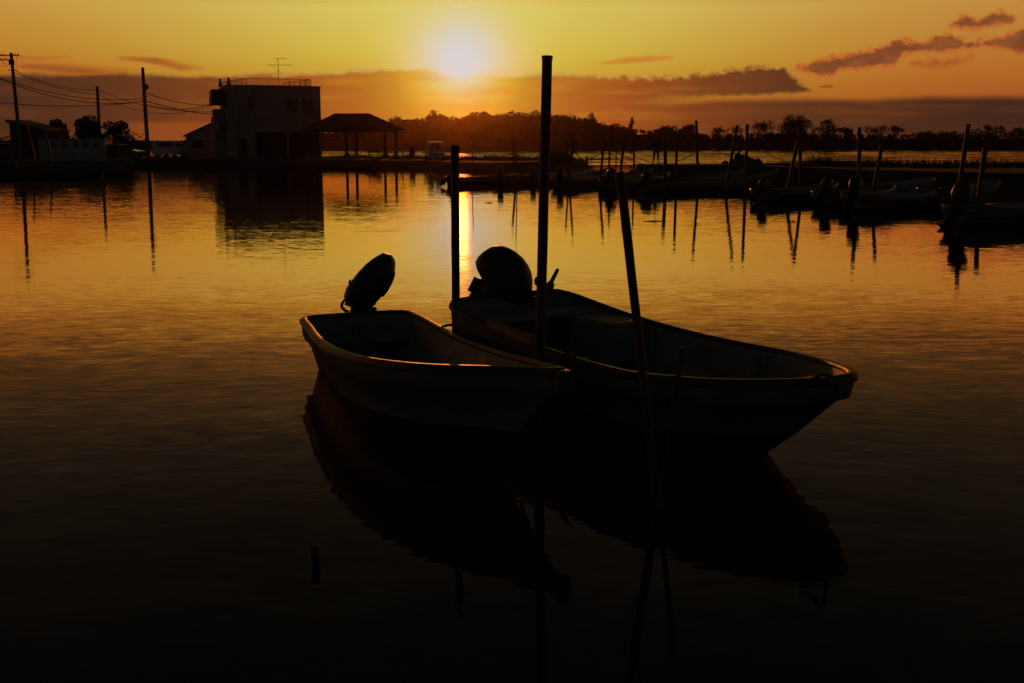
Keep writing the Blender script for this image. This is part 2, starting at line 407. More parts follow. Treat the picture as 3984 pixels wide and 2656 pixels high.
def land(name, outline, z, m=M_soil, skirt=-.6, inset=.8, jitter=.12, label=None):
    """a bank: outline at the waterline, a sloping edge, a slightly uneven top"""
    P = [Vector((x, y)) for x, y in outline]
    Q = []
    for i, p in enumerate(P):                       # subdivide
        q = P[(i + 1) % len(P)]; n = max(1, int((q - p).length / 2.5)) if max(abs(p.x), abs(q.x)) < 90 else max(1, int((q - p).length / 15))
        for k in range(n): Q.append(p.lerp(q, k / n))
    c = sum(Q, Vector((0, 0))) / len(Q)
    def ring(ins, z_, jz=0):
        out = []
        for i, p in enumerate(Q):
            a = Q[i - 1]; b_ = Q[(i + 1) % len(Q)]; d = (b_ - a); nrm = Vector((d.y, -d.x))
            if nrm.length > 0: nrm.normalize()
            r = random.uniform(-jitter, jitter)
            w = p - nrm * (ins + r * (1 if ins > 0 else .5))
            out.append((w.x, w.y, z_ + random.uniform(-jz, jz)))
        return out
    area = sum(Q[i - 1].x * Q[i].y - Q[i].x * Q[i - 1].y for i in range(len(Q)))
    if area < 0: Q.reverse()
    mb = MB()
    rs = [ring(-.3, skirt), ring(0, .02), ring(inset * .5, z * .6, .05), ring(inset, z, .05)]
    mb.rings(rs, cap=False, smooth=False)
    mb.add(rs[-1], [tuple(range(len(Q)))])
    o = mb.build(name, m); o['kind'] = 'structure'
    return o
# left bank with the buildings: the outline runs along the water
LB = [G(x, y)[:2] for x, y in ((-900, 668), (0, 664), (500, 651), (830, 650), (1250, 653), (1500, 655), (1640, 656), (1700, 664), (1900, 667), (2100, 664), (2240, 652))]
LB = [(x, y) for x, y in LB] + [(8.0, 118), (2, 128), (-12, 134), (-30, 136), (-60, 150), (-160, 190), (-160, 100)]
land('left_bank', LB, .7)
RB = [(7.9, 71.0), (14, 70.5), (17.2, 66), (20, 56), (26, 50), (45, 45), (120, 38), (160, 60), (130, 76), (48, 79), (30, 79), (16, 78.5), (8.0, 77.5)]
land('right_embankment', RB, .84)
# far shore: a dyke with a wood on it
def dyke():
    mb = MB(); xs = np.linspace(-420, 420, 120); rings = []
    for y, z in ((400, -.3), (401, .4), (405, 1.6), (412, 3.3), (420, 3.7), (438, 3.2)):
        rings.append([(x, y + 1.2 * math.sin(x * .05 + y), z * (1 + .10 * math.sin(x * .11) + .06 * math.sin(x * .37 + 1)) if z > 0 else z) for x in xs])
    mb.rings(rings, closed=False, cap=False)
    o = mb.build('far_shore', M_soil); o['kind'] = 'structure'
dyke()
grid_sheet('far_ground', -450, 450, 438, 900, .3, M_soil)
# scattering volume added to veil the far shore with the sun's glare
hz = MB(); hz.box((0, 415, 9.6), (960, 1000, 22.2))
HZ = hz.build('glare_haze', [])
mh = bpy.data.materials.new('glare_air'); mh.use_nodes = True; mh.node_tree.nodes.clear()
th = NT(mh.node_tree); ho = th.new('ShaderNodeOutputMaterial'); pv = th.new('ShaderNodeVolumePrincipled')
pv.inputs['Color'].default_value = (1, .65, .45, 1); pv.inputs['Density'].default_value = .00005; pv.inputs['Anisotropy'].default_value = .97
th.l.new(pv.outputs[0], ho.inputs['Volume'])
HZ.data.materials.append(mh); HZ['kind'] = 'stuff'

# ------------------------------------------------------------------ foliage
def leaf_cloud(blobs, n_per, size, seed=0, flat=.6):
    g = np.random.default_rng(seed); V = []; F = []
    for (c, r) in blobs:
        n = max(6, int(n_per * r[0] * r[2]))
        d = g.normal(size=(n, 3)); d /= np.linalg.norm(d, axis=1)[:, None]
        rad = g.uniform(.25, 1.08, size=(n, 1)) ** .5
        p = np.array(c) + d * rad * np.array(r)
        s = size * g.uniform(.5, 1.3, size=(n, 1))
        a = g.normal(size=(n, 3)); a /= np.linalg.norm(a, axis=1)[:, None]
        b2 = np.cross(a, g.normal(size=(n, 3))); b2 /= np.linalg.norm(b2, axis=1)[:, None]
        base = len(V) * 1
        tri = np.stack([p + a * s, p - a * s * .5 + b2 * s * flat, p - a * s * .5 - b2 * s * flat], 1).reshape(-1, 3)
        V += tri.tolist(); F += [(base + 3 * i, base + 3 * i + 1, base + 3 * i + 2) for i in range(n)]
    return V, F
def mesh_from(name, V, F, m, parent=None, local=True):
    mb = MB(); mb.v = V; mb.f = F; mb.sm = [False] * len(F)
    return mb.build(name, m, parent, local)
def branch(mb, p, d, ln, r, depth, g, spread=.55, rmin=.03, up=.12):
    n = 3; pts_ = [p.copy()]; q = p.copy(); dd = d.copy()
    for i in range(n):
        dd = (dd + Vector((g.uniform(-.16, .16), g.uniform(-.16, .16), up * .5))).normalized()
        q = q + dd * (ln / n); pts_.append(q.copy())
    mb.tube(pts_, [r, r * .88, r * .76, max(rmin, r * .62)], 4, cap=False, smooth=False)
    if depth <= 0: return
    k = 3 if depth > 1 else 4
    for i in range(k):
        a = g.uniform(0, 2 * math.pi); s_ = g.uniform(spread * .6, spread * 1.3)
        side = Vector((math.cos(a), math.sin(a), 0))
        nd = (dd + side * s_ + Vector((0, 0, up))).normalized()
        st = pts_[-1] if i < 2 else pts_[2]
        branch(mb, st.copy(), nd, ln * g.uniform(.62, .82), max(rmin, r * .6), depth - 1, g, spread, rmin, up)
def bare_tree(name, label, loc, h, group, seed, spread=.6, trunks=1, depth=4, lean=0.0, rmin=.045):
    t_ = thing(name, label, 'tree', loc, 0, group); g = random.Random(seed)
    for i in range(trunks):
        mb = MB(); p = Vector((g.uniform(-.5, .5) * (trunks > 1), 0, -.4))
        d = Vector((lean + g.uniform(-.25, .25) * (trunks > 1), 0, 1)).normalized()
        mb.tube([p, p + d * h * .3], [.03 * h / trunks ** .5, .022 * h / trunks ** .5], 6, cap=False); mb.build('trunk', M_bark, t_, True)
        mb = MB()
        for j in range(3 if trunks > 1 else 5):
            a = g.uniform(0, 6.28)
            branch(mb, p + d * h * (.22 + .08 * (j % 2)), (d + Vector((math.cos(a) * spread, math.sin(a) * spread, .2))).normalized(), h * .26, .013 * h, depth - (trunks > 1), g, spread, rmin, .15)
        mb.build('branches', M_bark, t_, True)
    return t_
def leafy_tree(name, label, loc, blobs, h, group, seed, n=34, size=.45, trunk_r=.18, limbs=True):
    t_ = thing(name, label, 'tree', loc, 0, group); g = random.Random(seed)
    mb = MB(); mb.tube([(0, 0, -.5), (g.uniform(-.2, .2), 0, h * .35), (g.uniform(-.3, .3), 0, h * .75)], [trunk_r, trunk_r * .75, trunk_r * .3], 7)
    for (c, r) in blobs:
        mb.tube([(0, 0, h * .3), (c[0] * .55, c[1] * .55, c[2] * .75), tuple(c)], [trunk_r * .5, trunk_r * .35, trunk_r * .15], 5, cap=False)
    mb.build('trunk', M_bark, t_, True)
    V, F = leaf_cloud(blobs, n, size, seed); mesh_from('crown', V, F, M_leaf, t_)
    return t_
def umbrella_blobs(w, h, seed, n=9, base=.45, flat=.28):
    g = random.Random(seed); out = []
    for i in range(n):
        a = g.uniform(-1, 1); z = base + (1 - base) * g.random() ** .8 * (1 - .45 * a * a)
        r = w * g.uniform(.13, .24)
        out.append(((a * w * .5 * (1.1 - .3 * z), g.uniform(-.3, .3) * w, z * h - r * flat), (r, r, r * flat * 2)))
    return out
def round_blobs(w, h, seed, n=10, base=.3):
    g = random.Random(seed); out = []
    for i in range(n):
        a = g.uniform(-1, 1); z = g.uniform(base, 1)
        r = w * g.uniform(.14, .24)
        k = math.sqrt(max(0, 1 - ((z - .55) / .62) ** 2))
        out.append(((a * w * .38 * k, g.uniform(-.3, .3) * w, z * h - r * .8), (r, r, r * .8)))
    return out
def conic_blobs(w, h, seed, n=12, base=.1):
    g = random.Random(seed); out = []
    for i in range(n):
        z = base + (1 - base) * (i + .5) / n; k = (1 - z) ** .8 + .08
        for j in range(3):
            out.append(((g.uniform(-1, 1) * w * .42 * k, g.uniform(-.4, .4) * w * k, z * h - .1 * w), (w * .24 * k + .12, w * .24 * k + .12, w * .10 + .1)))
    return out

FY = 404.0
def far_loc(px, dy=0.0): 
    p = A(px, 570, FY + dy); return (p.x, p.y, 2.2)
# the wood on the far shore: one mass, top line read along the shore
prof = [(1225, 515), (1300, 498), (1400, 486), (1500, 468), (1545, 455), (1600, 462), (1650, 452), (1690, 438), (1740, 452), (1800, 452), (1850, 434), (1880, 432), (1930, 448), (2000, 434), (2080, 436), (2150, 444), (2230, 448), (2300, 464), (2340, 476), (2400, 490),
        (2470, 500), (2540, 508), (2600, 506), (2680, 500), (2750, 520), (2900, 520), (3100, 518), (3300, 520), (3500, 520), (3640, 520), (3700, 520), (3800, 524), (3984, 520), (4500, 522)]
V = []; F = []; bl = []
g = random.Random(5)
for px in range(1240, 4500, 11):
    ty = np.interp(px, [q[0] for q in prof], [q[1] for q in prof])
    top = A(px, ty, FY).z; x = A(px, 570, FY).x
    k = 4 if top > 8 else 2
    for j in range(k):
        r = g.uniform(.8, 1.5) if top > 8 else g.uniform(.7, 1.1)
        z = (top - r * .8 + g.uniform(-.5, .45)) if j == 0 else g.uniform(3.0, max(3.4, top - r))
        bl.append(((x + g.uniform(-.6, .6), FY + 6 + g.uniform(-4, 8), z), (r * 1.2, r * 1.6, r * .85)))
V, F = leaf_cloud(bl, 30, .5, 3)
# filler layer deep inside the wood
bl2 = []
for px in range(1240, 4500, 14):
    ty = np.interp(px, [q[0] for q in prof], [q[1] for q in prof]); top = A(px, ty, FY).z; x = A(px, 570, FY).x
    z = 3.0
    while z < top - 1.2:
        bl2.append(((x, FY + 10, z), (1.5, 2.5, 1.2))); z += 1.6
V2, F2 = leaf_cloud(bl2, 14, 1.0, 4, .8)
o_ = len(V); V += V2; F += [tuple(i + o_ for i in f) for f in F2]
wood = mesh_from('far_wood', V, F, M_leaf); wood['kind'] = 'stuff'; tag(wood, 'dark wooded belt on the far shore beneath the setting sun', 'wood')

def M(px): return px * FY / FPX                 # pixels to metres at the far shore
GF = 'trees standing out of the far wood'
FT = [
 # px, top y, width px, kind, label
 (1545, 452, 60, 'u', 'small pine on the far shore just right of the open pavilion roof'),
 (1690, 425, 70, 'u', 'bushy pine rising from the far wood above the small white truck'),
 (1868, 424, 66, 'u', 'tallest pine of the far wood right under the sun glow'),
 (2010, 430, 60, 'u', 'flat topped pine of the far wood between the short and the tall foreground post'),
 (2090, 424, 50, 'u', 'pine directly left of the tall foreground post'),
 (2200, 440, 95, 'u', 'broad pine touching the right side of the tall foreground post'),
 (2300, 432, 92, 'c', 'spreading cedar on the far shore right of the tall post'),
 (2392, 466, 56, 'u', 'low round pine between two pointed cedars on the far shore'),
 (2456, 451, 48, 'c', 'small pointed cedar above the leaning foreground pole'),
 (2600, 482, 78, 'r', 'low bushy tree on the far shore behind the standing person'),
 (2680, 474, 76, 'r', 'open crowned tree on the far shore left of the bare trees'),
 (3090, 443, 126, 'r', 'large dense round tree on the far shore, tallest on the right half'),
 (3215, 462, 52, 'r', 'dense upright tree between two bare trees on the far shore'),
 (3290, 490, 60, 'r', 'small ragged tree in the gap right of the dense upright tree'),
 (3590, 506, 90, 'r', 'dense low tree at the end of the bare trees on the far shore'),
 (3600, 0, 0, None, ''),
 (3690, 506, 76, 'u', 'low dome shaped tree standing alone on the right far shore'),
 (3800, 503, 110, 'u', 'wide low dome shaped tree next to the right pole pair'),
 (3800, 0, 0, None, ''),
 (3850, 484, 66, 'u', 'wind bent tree just right of the tallest right mooring pole'),
 (3930, 482, 110, 'u', 'wind bent flat topped tree at the right edge of the picture'),
]
for i, (px, ty, w, k, lab) in enumerate(FT):
    if not k: continue
    h = A(px, ty, FY).z - 2.2; W = M(w)
    bl = {'u': lambda: umbrella_blobs(W, h, i + 50, 12, .5, .3), 'c': lambda: conic_blobs(W, h, i, 9, .45), 'r': lambda: round_blobs(W, h, i + 20, 40, .02)}[k]()
    leafy_tree({'u': 'pine_tree', 'c': 'cedar_tree', 'r': 'broadleaf_tree'}[k], lab, far_loc(px, -1), bl, h, GF, i, 42, .36, .16)
BT = [(2560, 488, 1, .5, 'thin bare tree left of the standing person on the far shore'), (2735, 500, 2, .9, 'low spreading bare shrub tree between bushy and bare trees'),
      (2800, 470, 3, .7, 'wide bare tree behind the two mooring poles near the crouching figure'), (2868, 462, 2, .7, 'bare tree with fan shaped twigs above the crouching figure'),
      (2940, 446, 3, .55, 'many stemmed bare tree left of the large dense round tree'), (2985, 438, 2, .5, 'tallest bare tree beside the large dense round tree'),
      (3170, 462, 2, .7, 'bare tree just right of the large dense round tree'), (3240, 470, 1, .7, 'bare tree wrapped round the dense upright tree'), (3385, 464, 2, .8, 'bare tree with crooked limbs leaning left on the far shore'),
      (3440, 462, 2, .6, 'bare tree with crooked limbs right of the lone pole'), (3490, 474, 1, .5, 'short bare tree at the end of the bare tree row')]
for i, (px, ty, tr, spd, lab) in enumerate(BT):
    h = A(px, ty, FY).z - 2.2
    bare_tree('bare_tree', lab, far_loc(px, -2), h * .95, 'bare trees on the far shore', 100 + i, spd + .45, tr, 4, (-.25 if px == 3385 else 0))

# left bank trees
for i, (px, ty, w, lab) in enumerate(((232, 455, 78, 'round dark evergreen left of three behind the long white shed'), (345, 447, 128, 'largest dark evergreen of the three behind the long white shed'), (462, 466, 112, 'dark evergreen with ragged right side nearest the pole with the round box'))):
    Y = 132.; h = A(px, ty, Y).z - .7; W = w * Y / FPX; p = A(px, 560, Y)
    bl = round_blobs(W, h, 300 + i * 7, 34, .12)
    leafy_tree('evergreen_tree', lab, (p.x, Y, .7), bl, h, 'evergreens behind the shed', 40 + i, 420, .20, .16)
def hedge(name, lab, px0, px1, ty, Y, base, n=60, size=.16, kind='stuff'):
    bl = []; g = random.Random(int(px0)); px = px0
    while px < px1:
        tz = A(px, ty + g.uniform(-6, 8), Y).z; r = g.uniform(.35, .7); z = tz - r * .7
        while z > base - .3:
            bl.append(((A(px, 560, Y).x, Y + g.uniform(-.8, .8), z), (r, r, r * .8))); z -= r * 1.1
        px += r * FPX / Y * .8
    V, F = leaf_cloud(bl, n, size, int(px0) + 200); o = mesh_from(name, V, F, M_leaf); tag(o, lab, 'bushes', kind=kind)
hedge('bushes', 'black bushes along the left bank behind the boats and shed', -60, 560, 520, 128, .7)
hedge('bushes', 'low scrub between the pole with the round box and the small house', 560, 740, 545, 134, .7)
hedge('bushes', 'low scrub on the bank between the pavilion and the white truck', 1240, 1640, 606, 116, .7, 90, .12)
hedge('bushes', 'scrub on the spit between the short post and the tall post', 1800, 2125, 600, 108, .7, 90, .14)
hedge('bushes', 'scrub mound at the end of the spit right of the tall post', 2110, 2225, 598, 99, .6, 110, .14)

# grass along the banks
def grass(name, lab, strip, n, hmin, hmax, z0, w=.03, seed=1, lean=.25):
    g = np.random.default_rng(seed); V = []; F = []
    tot = sum((Vector(strip[i + 1][:2]) - Vector(strip[i][:2])).length for i in range(len(strip) - 1))
    for i in range(len(strip) - 1):
        a = Vector(strip[i][:2]); b_ = Vector(strip[i + 1][:2]); L_ = (b_ - a).length; dep = strip[i][2]
        nrm = Vector((-(b_ - a).y, (b_ - a).x)).normalized()
        for k in range(int(n * L_ / tot)):
            u = g.random(); p = a.lerp(b_, u) + nrm * g.uniform(min(0, dep), max(0, dep))
            cl = .5 + .5 * math.sin(p.x * 1.7 + 2 * math.sin(p.x * .53)) ; h = (hmin + (hmax - hmin) * g.random() ** 2) * (.55 + .6 * cl)
            th_ = g.uniform(0, 6.28); ux, uy = math.cos(th_) * w, math.sin(th_) * w
            lx = (lean + g.normal() * .25) * h; ly = g.normal() * .2 * h; o_ = len(V)
            V += [(p.x - ux, p.y - uy, z0 - .08), (p.x + ux, p.y + uy, z0 - .08), (p.x + lx * .45 + ux * .6, p.y + ly * .45 + uy * .6, z0 + h * .6), (p.x + lx * .45 - ux * .6, p.y + ly * .45 - uy * .6, z0 + h * .6), (p.x + lx, p.y + ly, z0 + h)]
            F += [(o_, o_ + 1, o_ + 2, o_ + 3), (o_ + 3, o_ + 2, o_ + 4)]
    o = mesh_from(name, V, F, M_grass); tag(o, lab, 'grass', kind='stuff')
grass('grass', 'rough grass on top of the right embankment', [(17.0, 77, -8), (24, 77, -14), (46, 77, -22), (60, 76, 0)], 16000, .12, .62, .84, .022, 2)
grass('grass', 'short grass on the edge of the concrete landing', [(9.5, 77, -3), (17.0, 77, -3), (17.1, 77, 0)], 700, .05, .22, .86, .015, 3)
grass('grass', 'rough grass on the spit behind the white truck', [(-18, 127, -8), (-6, 122, -10), (3, 112, -8), (6.5, 104, 0)], 6000, .1, .55, .7, .03, 4)
grass('grass', 'grass along the left bank in front of the buildings', [(-45, 112, 4), (-30, 112, 4), (-8, 104.5, 4), (2, 100, 2), (5, 99, 0)], 5000, .1, .45, .6, .03, 5)

# ------------------------------------------------------------------ main building
BL0 = A(891, 560, 120.0); RZ = R(19)
bt = thing('concrete_building', 'two storey grey concrete building with railed flat roof and aerial on left bank', 'building', (BL0.x, BL0.y, .7), RZ)
W_, D_, H_ = 9.8, 9.2, 7.5
def bpart(name, m, fn, parent=bt, bev=0):
    o = one(name, m, fn, parent, True)
    if bev: bevel(o, bev)
    return o
# walls (front with openings: garage on the right, windows)
def front_wall(mb):
    # x ranges and z ranges of solid pieces of the front
    y = .12
    def seg(x0, x1, z0, z1): mb.box(((x0 + x1) / 2, y, (z0 + z1) / 2), (x1 - x0, .24, z1 - z0))
    gx0, gx1, gz = 2.85, 9.55, 2.75
    seg(0, gx0, 0, gz); seg(gx1, W_, 0, gz)
    wins = WINS
    seg(0, W_, gz, 4.95); seg(0, W_, 6.35, H_)
    x = 0
    for (a, b_) in sorted((w_[0], w_[1]) for w_ in wins): seg(x, a, 4.95, 6.35); x = b_
    seg(x, W_, 4.95, 6.35)
WINS = [(2.15, 2.62), (6.05, 7.45), (7.75, 9.15)]
bpart('front_wall', M_plaster, front_wall)
bpart('left_wall', M_plaster, lambda mb: mb.box((.12, D_ / 2 + .12, H_ / 2), (.24, D_ - .24, H_)))
bpart('right_wall', M_plaster, lambda mb: mb.box((W_ - .12, D_ / 2 + .12, H_ / 2), (.24, D_ - .24, H_)))
bpart('rear_wall', M_plaster, lambda mb: mb.box((W_ / 2, D_ - .12, H_ / 2 - .002), (W_ - .5, .24, H_)))
bpart('flat_roof', M_concd, lambda mb: mb.box((W_ / 2, D_ / 2, H_ - .35), (W_ - .5, D_ - .5, .2)))
bpart('parapet_cap', M_conc, lambda mb: (mb.box((W_ / 2, .1, H_ + .05), (W_ + .16, .36, .1)), mb.box((.1, D_ / 2 + .3, H_ + .05), (.36, D_ - .3, .098)), mb.box((W_ - .1, D_ / 2 + .3, H_ + .05), (.36, D_ - .3, .098))))
bpart('upper_floor', M_concd, lambda mb: mb.box((W_ / 2, D_ / 2, 2.9), (W_ - .5, D_ - .5, .2)))
bpart('garage_shutter', M_dark, lambda mb: [mb.box((6.2, .95, .1 + k * .22), (6.7, .05, .20)) for k in range(13)])
bpart('garage_post', M_conc, lambda mb: mb.box((6.2, .3, 1.37), (.3, .3, 2.74)))
bpart('ground_floor_door', M_dark, lambda mb: mb.box((1.4, -.03, 1.05), (.9, .05, 2.1)))
for (a, b_) in WINS:
    f = bpart('window_frame', M_frame, lambda mb: (mb.box(((a + b_) / 2, .06, 4.98), (b_ - a, .1, .06)), mb.box(((a + b_) / 2, .06, 6.32), (b_ - a, .1, .06)), mb.box((a + .03, .06, 5.65), (.06, .1, 1.28)), mb.box((b_ - .03, .06, 5.65), (.06, .1, 1.28)),
                                                   mb.box(((a + b_) / 2, .06, 5.65), (.05, .1, 1.28)) if b_ - a > 1 else mb.box(((a + b_) / 2, .06, 5.65), (b_ - a - .12, .1, .05))))
    one('pane', M_glass, lambda mb: mb.box(((a + b_) / 2, .10, 5.65), (b_ - a - .12, .02, 1.26)), f, True)
    one('window_sill', M_conc, lambda mb: mb.box(((a + b_) / 2, -.06, 4.9), (b_ - a + .16, .14, .06)), f, True)
bpart('flower_guard', M_rail, lambda mb: [mb.box((8.45, -.35, z), (1.6, .03, .03)) for z in (4.3, 4.5, 4.7)] + [mb.box((7.7 + .3 * k, -.35, 4.5), (.025, .025, .42)) for k in range(6)] + [mb.box((x, -.18, 4.3), (.03, .36, .03)) for x in (7.7, 9.2)])
for x in (1.15, 8.95): bpart('drain_pipe', M_frame, lambda mb: mb.tube([(x, -.07, .1), (x, -.07, 7.3)], .05, 8))
bpart('pilaster', M_conc, lambda mb: mb.box((2.75, -.05, 3.7), (.22, .1, 7.3)))
# dark canopy box on the left flank, upper floor, and balcony below
bpart('stair_canopy', M_dark, lambda mb: (mb.box((-.75, 2.2, 6.35), (1.5, 4.2, 1.5), Matrix.Rotation(R(4), 3, 'Y'))), bev=.05)
bpart('stair_tower', M_plaster, lambda mb: mb.box((-.55, 4.9, 2.6), (1.1, 3.0, 5.2)))
bpart('balcony_slab', M_conc, lambda mb: (mb.box((-.5, 1.6, 3.02), (1.0, 2.8, .16)), mb.box((-.96, 1.6, 3.5), (.08, 2.8, .8))))
for y in (1.2, 3.4):
    bpart('roof_fin', M_conc, lambda mb: mb.box((.35 if y < 2 else -.35, y, H_ + .45), (.42, .34, .9), taper=.45))
# roof railing
rl = thing('roof_railing', None, None, (0, 0, 0)); rl.parent = bt
def rail_run(x0, y0, x1, y1, n):
    one('top_rail', M_rail, lambda mb: mb.tube([(x0, y0, H_ + .82), (x1, y1, H_ + .82)], .03, 6), rl, True)
    one('bottom_rail', M_rail, lambda mb: mb.tube([(x0, y0, H_ + .14), (x1, y1, H_ + .14)], .02, 6), rl, True)
    base = None
    for k in range(n + 1):
        u = k / n; big = k % 8 == 0
        if base is None or big:
            o = one('rail_post' if big else 'baluster', M_rail, lambda mb: mb.box((0, 0, .41), (.05 if big else .022, .05 if big else .022, .82)), rl, True)
            if not big: base = o
        else:
            o = base.copy(); COL.objects.link(o)
        o.location = (x0 + (x1 - x0) * u, y0 + (y1 - y0) * u, H_)
        if k == 0: base = None if big else o
        if not big: base = o
rail_run(2.1, .55, 8.9, .55, 48); rail_run(2.1, .55, .3, 8.6, 40); rail_run(8.9, .55, 7.1, 8.6, 40)
aer = A(1085, 330, 124)
an = thing('roof_aerial', 'thin television aerial with two crossed booms on the flat roof', 'aerial', (aer.x, aer.y, .7 + H_ - .25))
one('mast', M_rail, lambda mb: mb.tube([(0, 0, 0), (0, 0, 3.35)], .03, 6), an, True)
def yagi(z, x0, x1, n, e):
    o = one('boom', M_rail, lambda mb: mb.tube([(x0, 0, z), (x1, 0, z)], .022, 6), an, True)
    one('element', M_rail, lambda mb: [mb.tube([(x0 + (x1 - x0) * k / (n - 1), -e * (1 - .03 * k), z + .03), (x0 + (x1 - x0) * k / (n - 1), e * (1 - .03 * k), z + .03)], .012, 4) for k in range(n)], o, True)
yagi(2.62, -1.2, 1.6, 8, .5); yagi(3.28, -.4, .95, 9, .16)
one('brace', M_rail, lambda mb: mb.tube([(-.62, 0, 2.6), (0, 0, 1.9)], .014, 4), an, True)
for q in ((-2.4, -1.2), (1.9, -1.2), (-1.5, 2.0), (1.6, 2)):
    one('guy_wire', M_wire, lambda mb: mb.tube([(0, 0, 2.1), (q[0], q[1], .05)], .007, 4), an, True)

# small house at the left of the building
hp = A(783, 560, 131)
hs = thing('small_house', 'small gabled outbuilding leaning against the left flank of the concrete building', 'building', (hp.x, hp.y, .7), R(6))
one('wall', M_plaster, lambda mb: (mb.box((0, 2.5, 1.2), (3.4, 5, 2.4)),), hs, True)
def gable(mb):
    rr = []
    for x, z in ((-2.0, 2.3), (1.15, 3.75), (2.1, 3.3)): rr.append([(x, -.3, z), (x, 5.3, z), (x, 5.3, z + .12), (x, -.3, z + .12)])
    mb.rings(rr, smooth=False)
one('roof', M_roof, gable, hs, True)
one('gable_wall', M_plaster, lambda mb: mb.rings([[(-1.69, .02, 2.4), (1.69, .02, 2.4), (1.69, .02, 3.4), (1.15, .02, 3.68)], [(-1.69, .2, 2.4), (1.69, .2, 2.4), (1.69, .2, 3.4), (1.15, .2, 3.68)]], smooth=False), hs, True)
one('chimney', M_conc, lambda mb: mb.box((1.35, .9, 3.95), (.6, .6, 1.3), taper=.65), hs, True)
one('window', M_glass, lambda mb: mb.box((-.4, -.02, 1.5), (1.1, .05, .8)), hs, True)
one('gas_cylinder', M_frame, lambda mb: mb.tube([(-1.95, .4, 0), (-1.95, .4, 1.2), (-1.95, .4, 1.35)], [.18, .18, .07], 10), hs, True)

# ------------------------------------------------------------------ pavilion
pv0 = A(1368, 600, 117)
pav = thing('pavilion', 'open sided pavilion with brown hipped roof beside the concrete building', 'pavilion', (pv0.x, pv0.y, .7), R(20))
def pavroof(mb):
    # eaves 2.95, ridge 4.5; ridge runs along x
    e, rz_ = 2.95, 4.55
    X, Yd = 4.9, 3.1
    v = [(-X, -Yd, e), (X, -Yd, e), (X, Yd, e), (-X, Yd, e), (-1.7, 0, rz_ - .05), (1.9, 0, rz_)]
    mb.add(v, [(0, 1, 5, 4), (1, 2, 5), (2, 3, 4, 5), (3, 0, 4)])
    v2 = [(x, y, z - .14) for x, y, z in v]
    mb.add(v2, [(4, 5, 1, 0), (5, 2, 1), (5, 4, 3, 2), (4, 0, 3)])
    mb.add(v[:4] + v2[:4], [(0, 4, 5, 1), (1, 5, 6, 2), (2, 6, 7, 3), (3, 7, 4, 0)])
one('roof', M_roof, pavroof, pav, True)
one('ridge_cap', M_roof, lambda mb: (mb.tube([(-1.75, 0, 4.5), (1.95, 0, 4.55)], .07, 6), mb.tube([(4.9, -3.1, 2.95), (1.9, 0, 4.55)], .055, 6), mb.tube([(-4.9, -3.1, 2.95), (-1.7, 0, 4.5)], .055, 6), mb.tube([(4.9, 3.1, 2.95), (1.9, 0, 4.55)], .055, 6)), pav, True)
base = None
for x in (-4.1, 0, 4.1):
    for y in (-2.4, 2.4):
        if base is None:
            base = one('post', M_timber, lambda mb: mb.box((0, 0, 1.45), (.24, .24, 2.9)), pav, True)
            foot = one('footing', M_conc, lambda mb: mb.box((0, 0, .1), (.62, .62, .7), taper=.8), base, True)
            base.location = (x, y, 0); continue
        o = base.copy(); COL.objects.link(o); o.location = (x, y, 0)
        f = foot.copy(); COL.objects.link(f); f.parent = o
one('beam', M_timber, lambda mb: (mb.box((0, -2.4, 2.82), (8.6, .16, .24)), mb.box((0, 2.4, 2.82), (8.6, .16, .24)), mb.box((-4.1, 0, 2.82), (.16, 4.6, .22)), mb.box((4.1, 0, 2.82), (.16, 4.6, .22))), pav, True)
bp = A(1458, 600, 112)
bench = thing('wooden_bench', 'small wooden bench with plank back beside the pavilion posts', 'bench', (bp.x, bp.y, .7), R(8))
for k in range(3): one('seat_plank', M_timber, lambda mb: mb.box((0, -.18 + .16 * k, .45), (1.3, .13, .05)), bench, True)
for k in range(2): one('back_plank', M_timber, lambda mb: mb.box((0, .3, .68 + .2 * k), (1.3, .04, .13)), bench, True)
for x in (-.55, .55): one('leg', M_timber, lambda mb: (mb.box((x, -.15, .21), (.1, .1, .42)), mb.box((x, .25, .45), (.1, .08, .95))), bench, True)
# fence between pavilion and truck
for i, (px, h, lab) in enumerate(((1385, 1.0, 'thin stake left of the bench near the pavilion'), (1345, .95, 'thin stake under the pavilion roof by the river edge'), (1565, 1.1, 'leaning stake just right of the pavilion'), (1604, 1.25, 'thick stump post left of the small white truck'))):
    p = A(px, 600, 121 if i < 3 else 113)
    o = one('stake' if i < 3 else 'stump_post', M_timber, lambda mb: mb.tube([(p.x, p.y, .4), (p.x + (.12 if i == 2 else 0), p.y, .7 + h)], .06 if i < 3 else .3, 8))
    tag(o, lab, 'stake' if i < 3 else 'post')
fp = A(1505, 600, 123)
fn = thing('low_rail_fence', 'low rail fence by the river edge right of the bench', 'fence', (fp.x, fp.y, .7))
for x in (-1.0, 0, 1.0): one('fence_post', M_timber, lambda mb: mb.box((x, 0, .3), (.08, .08, .7)), fn, True)
one('rail', M_timber, lambda mb: mb.box((0, -.06, .55), (2.2, .04, .08)), fn, True)

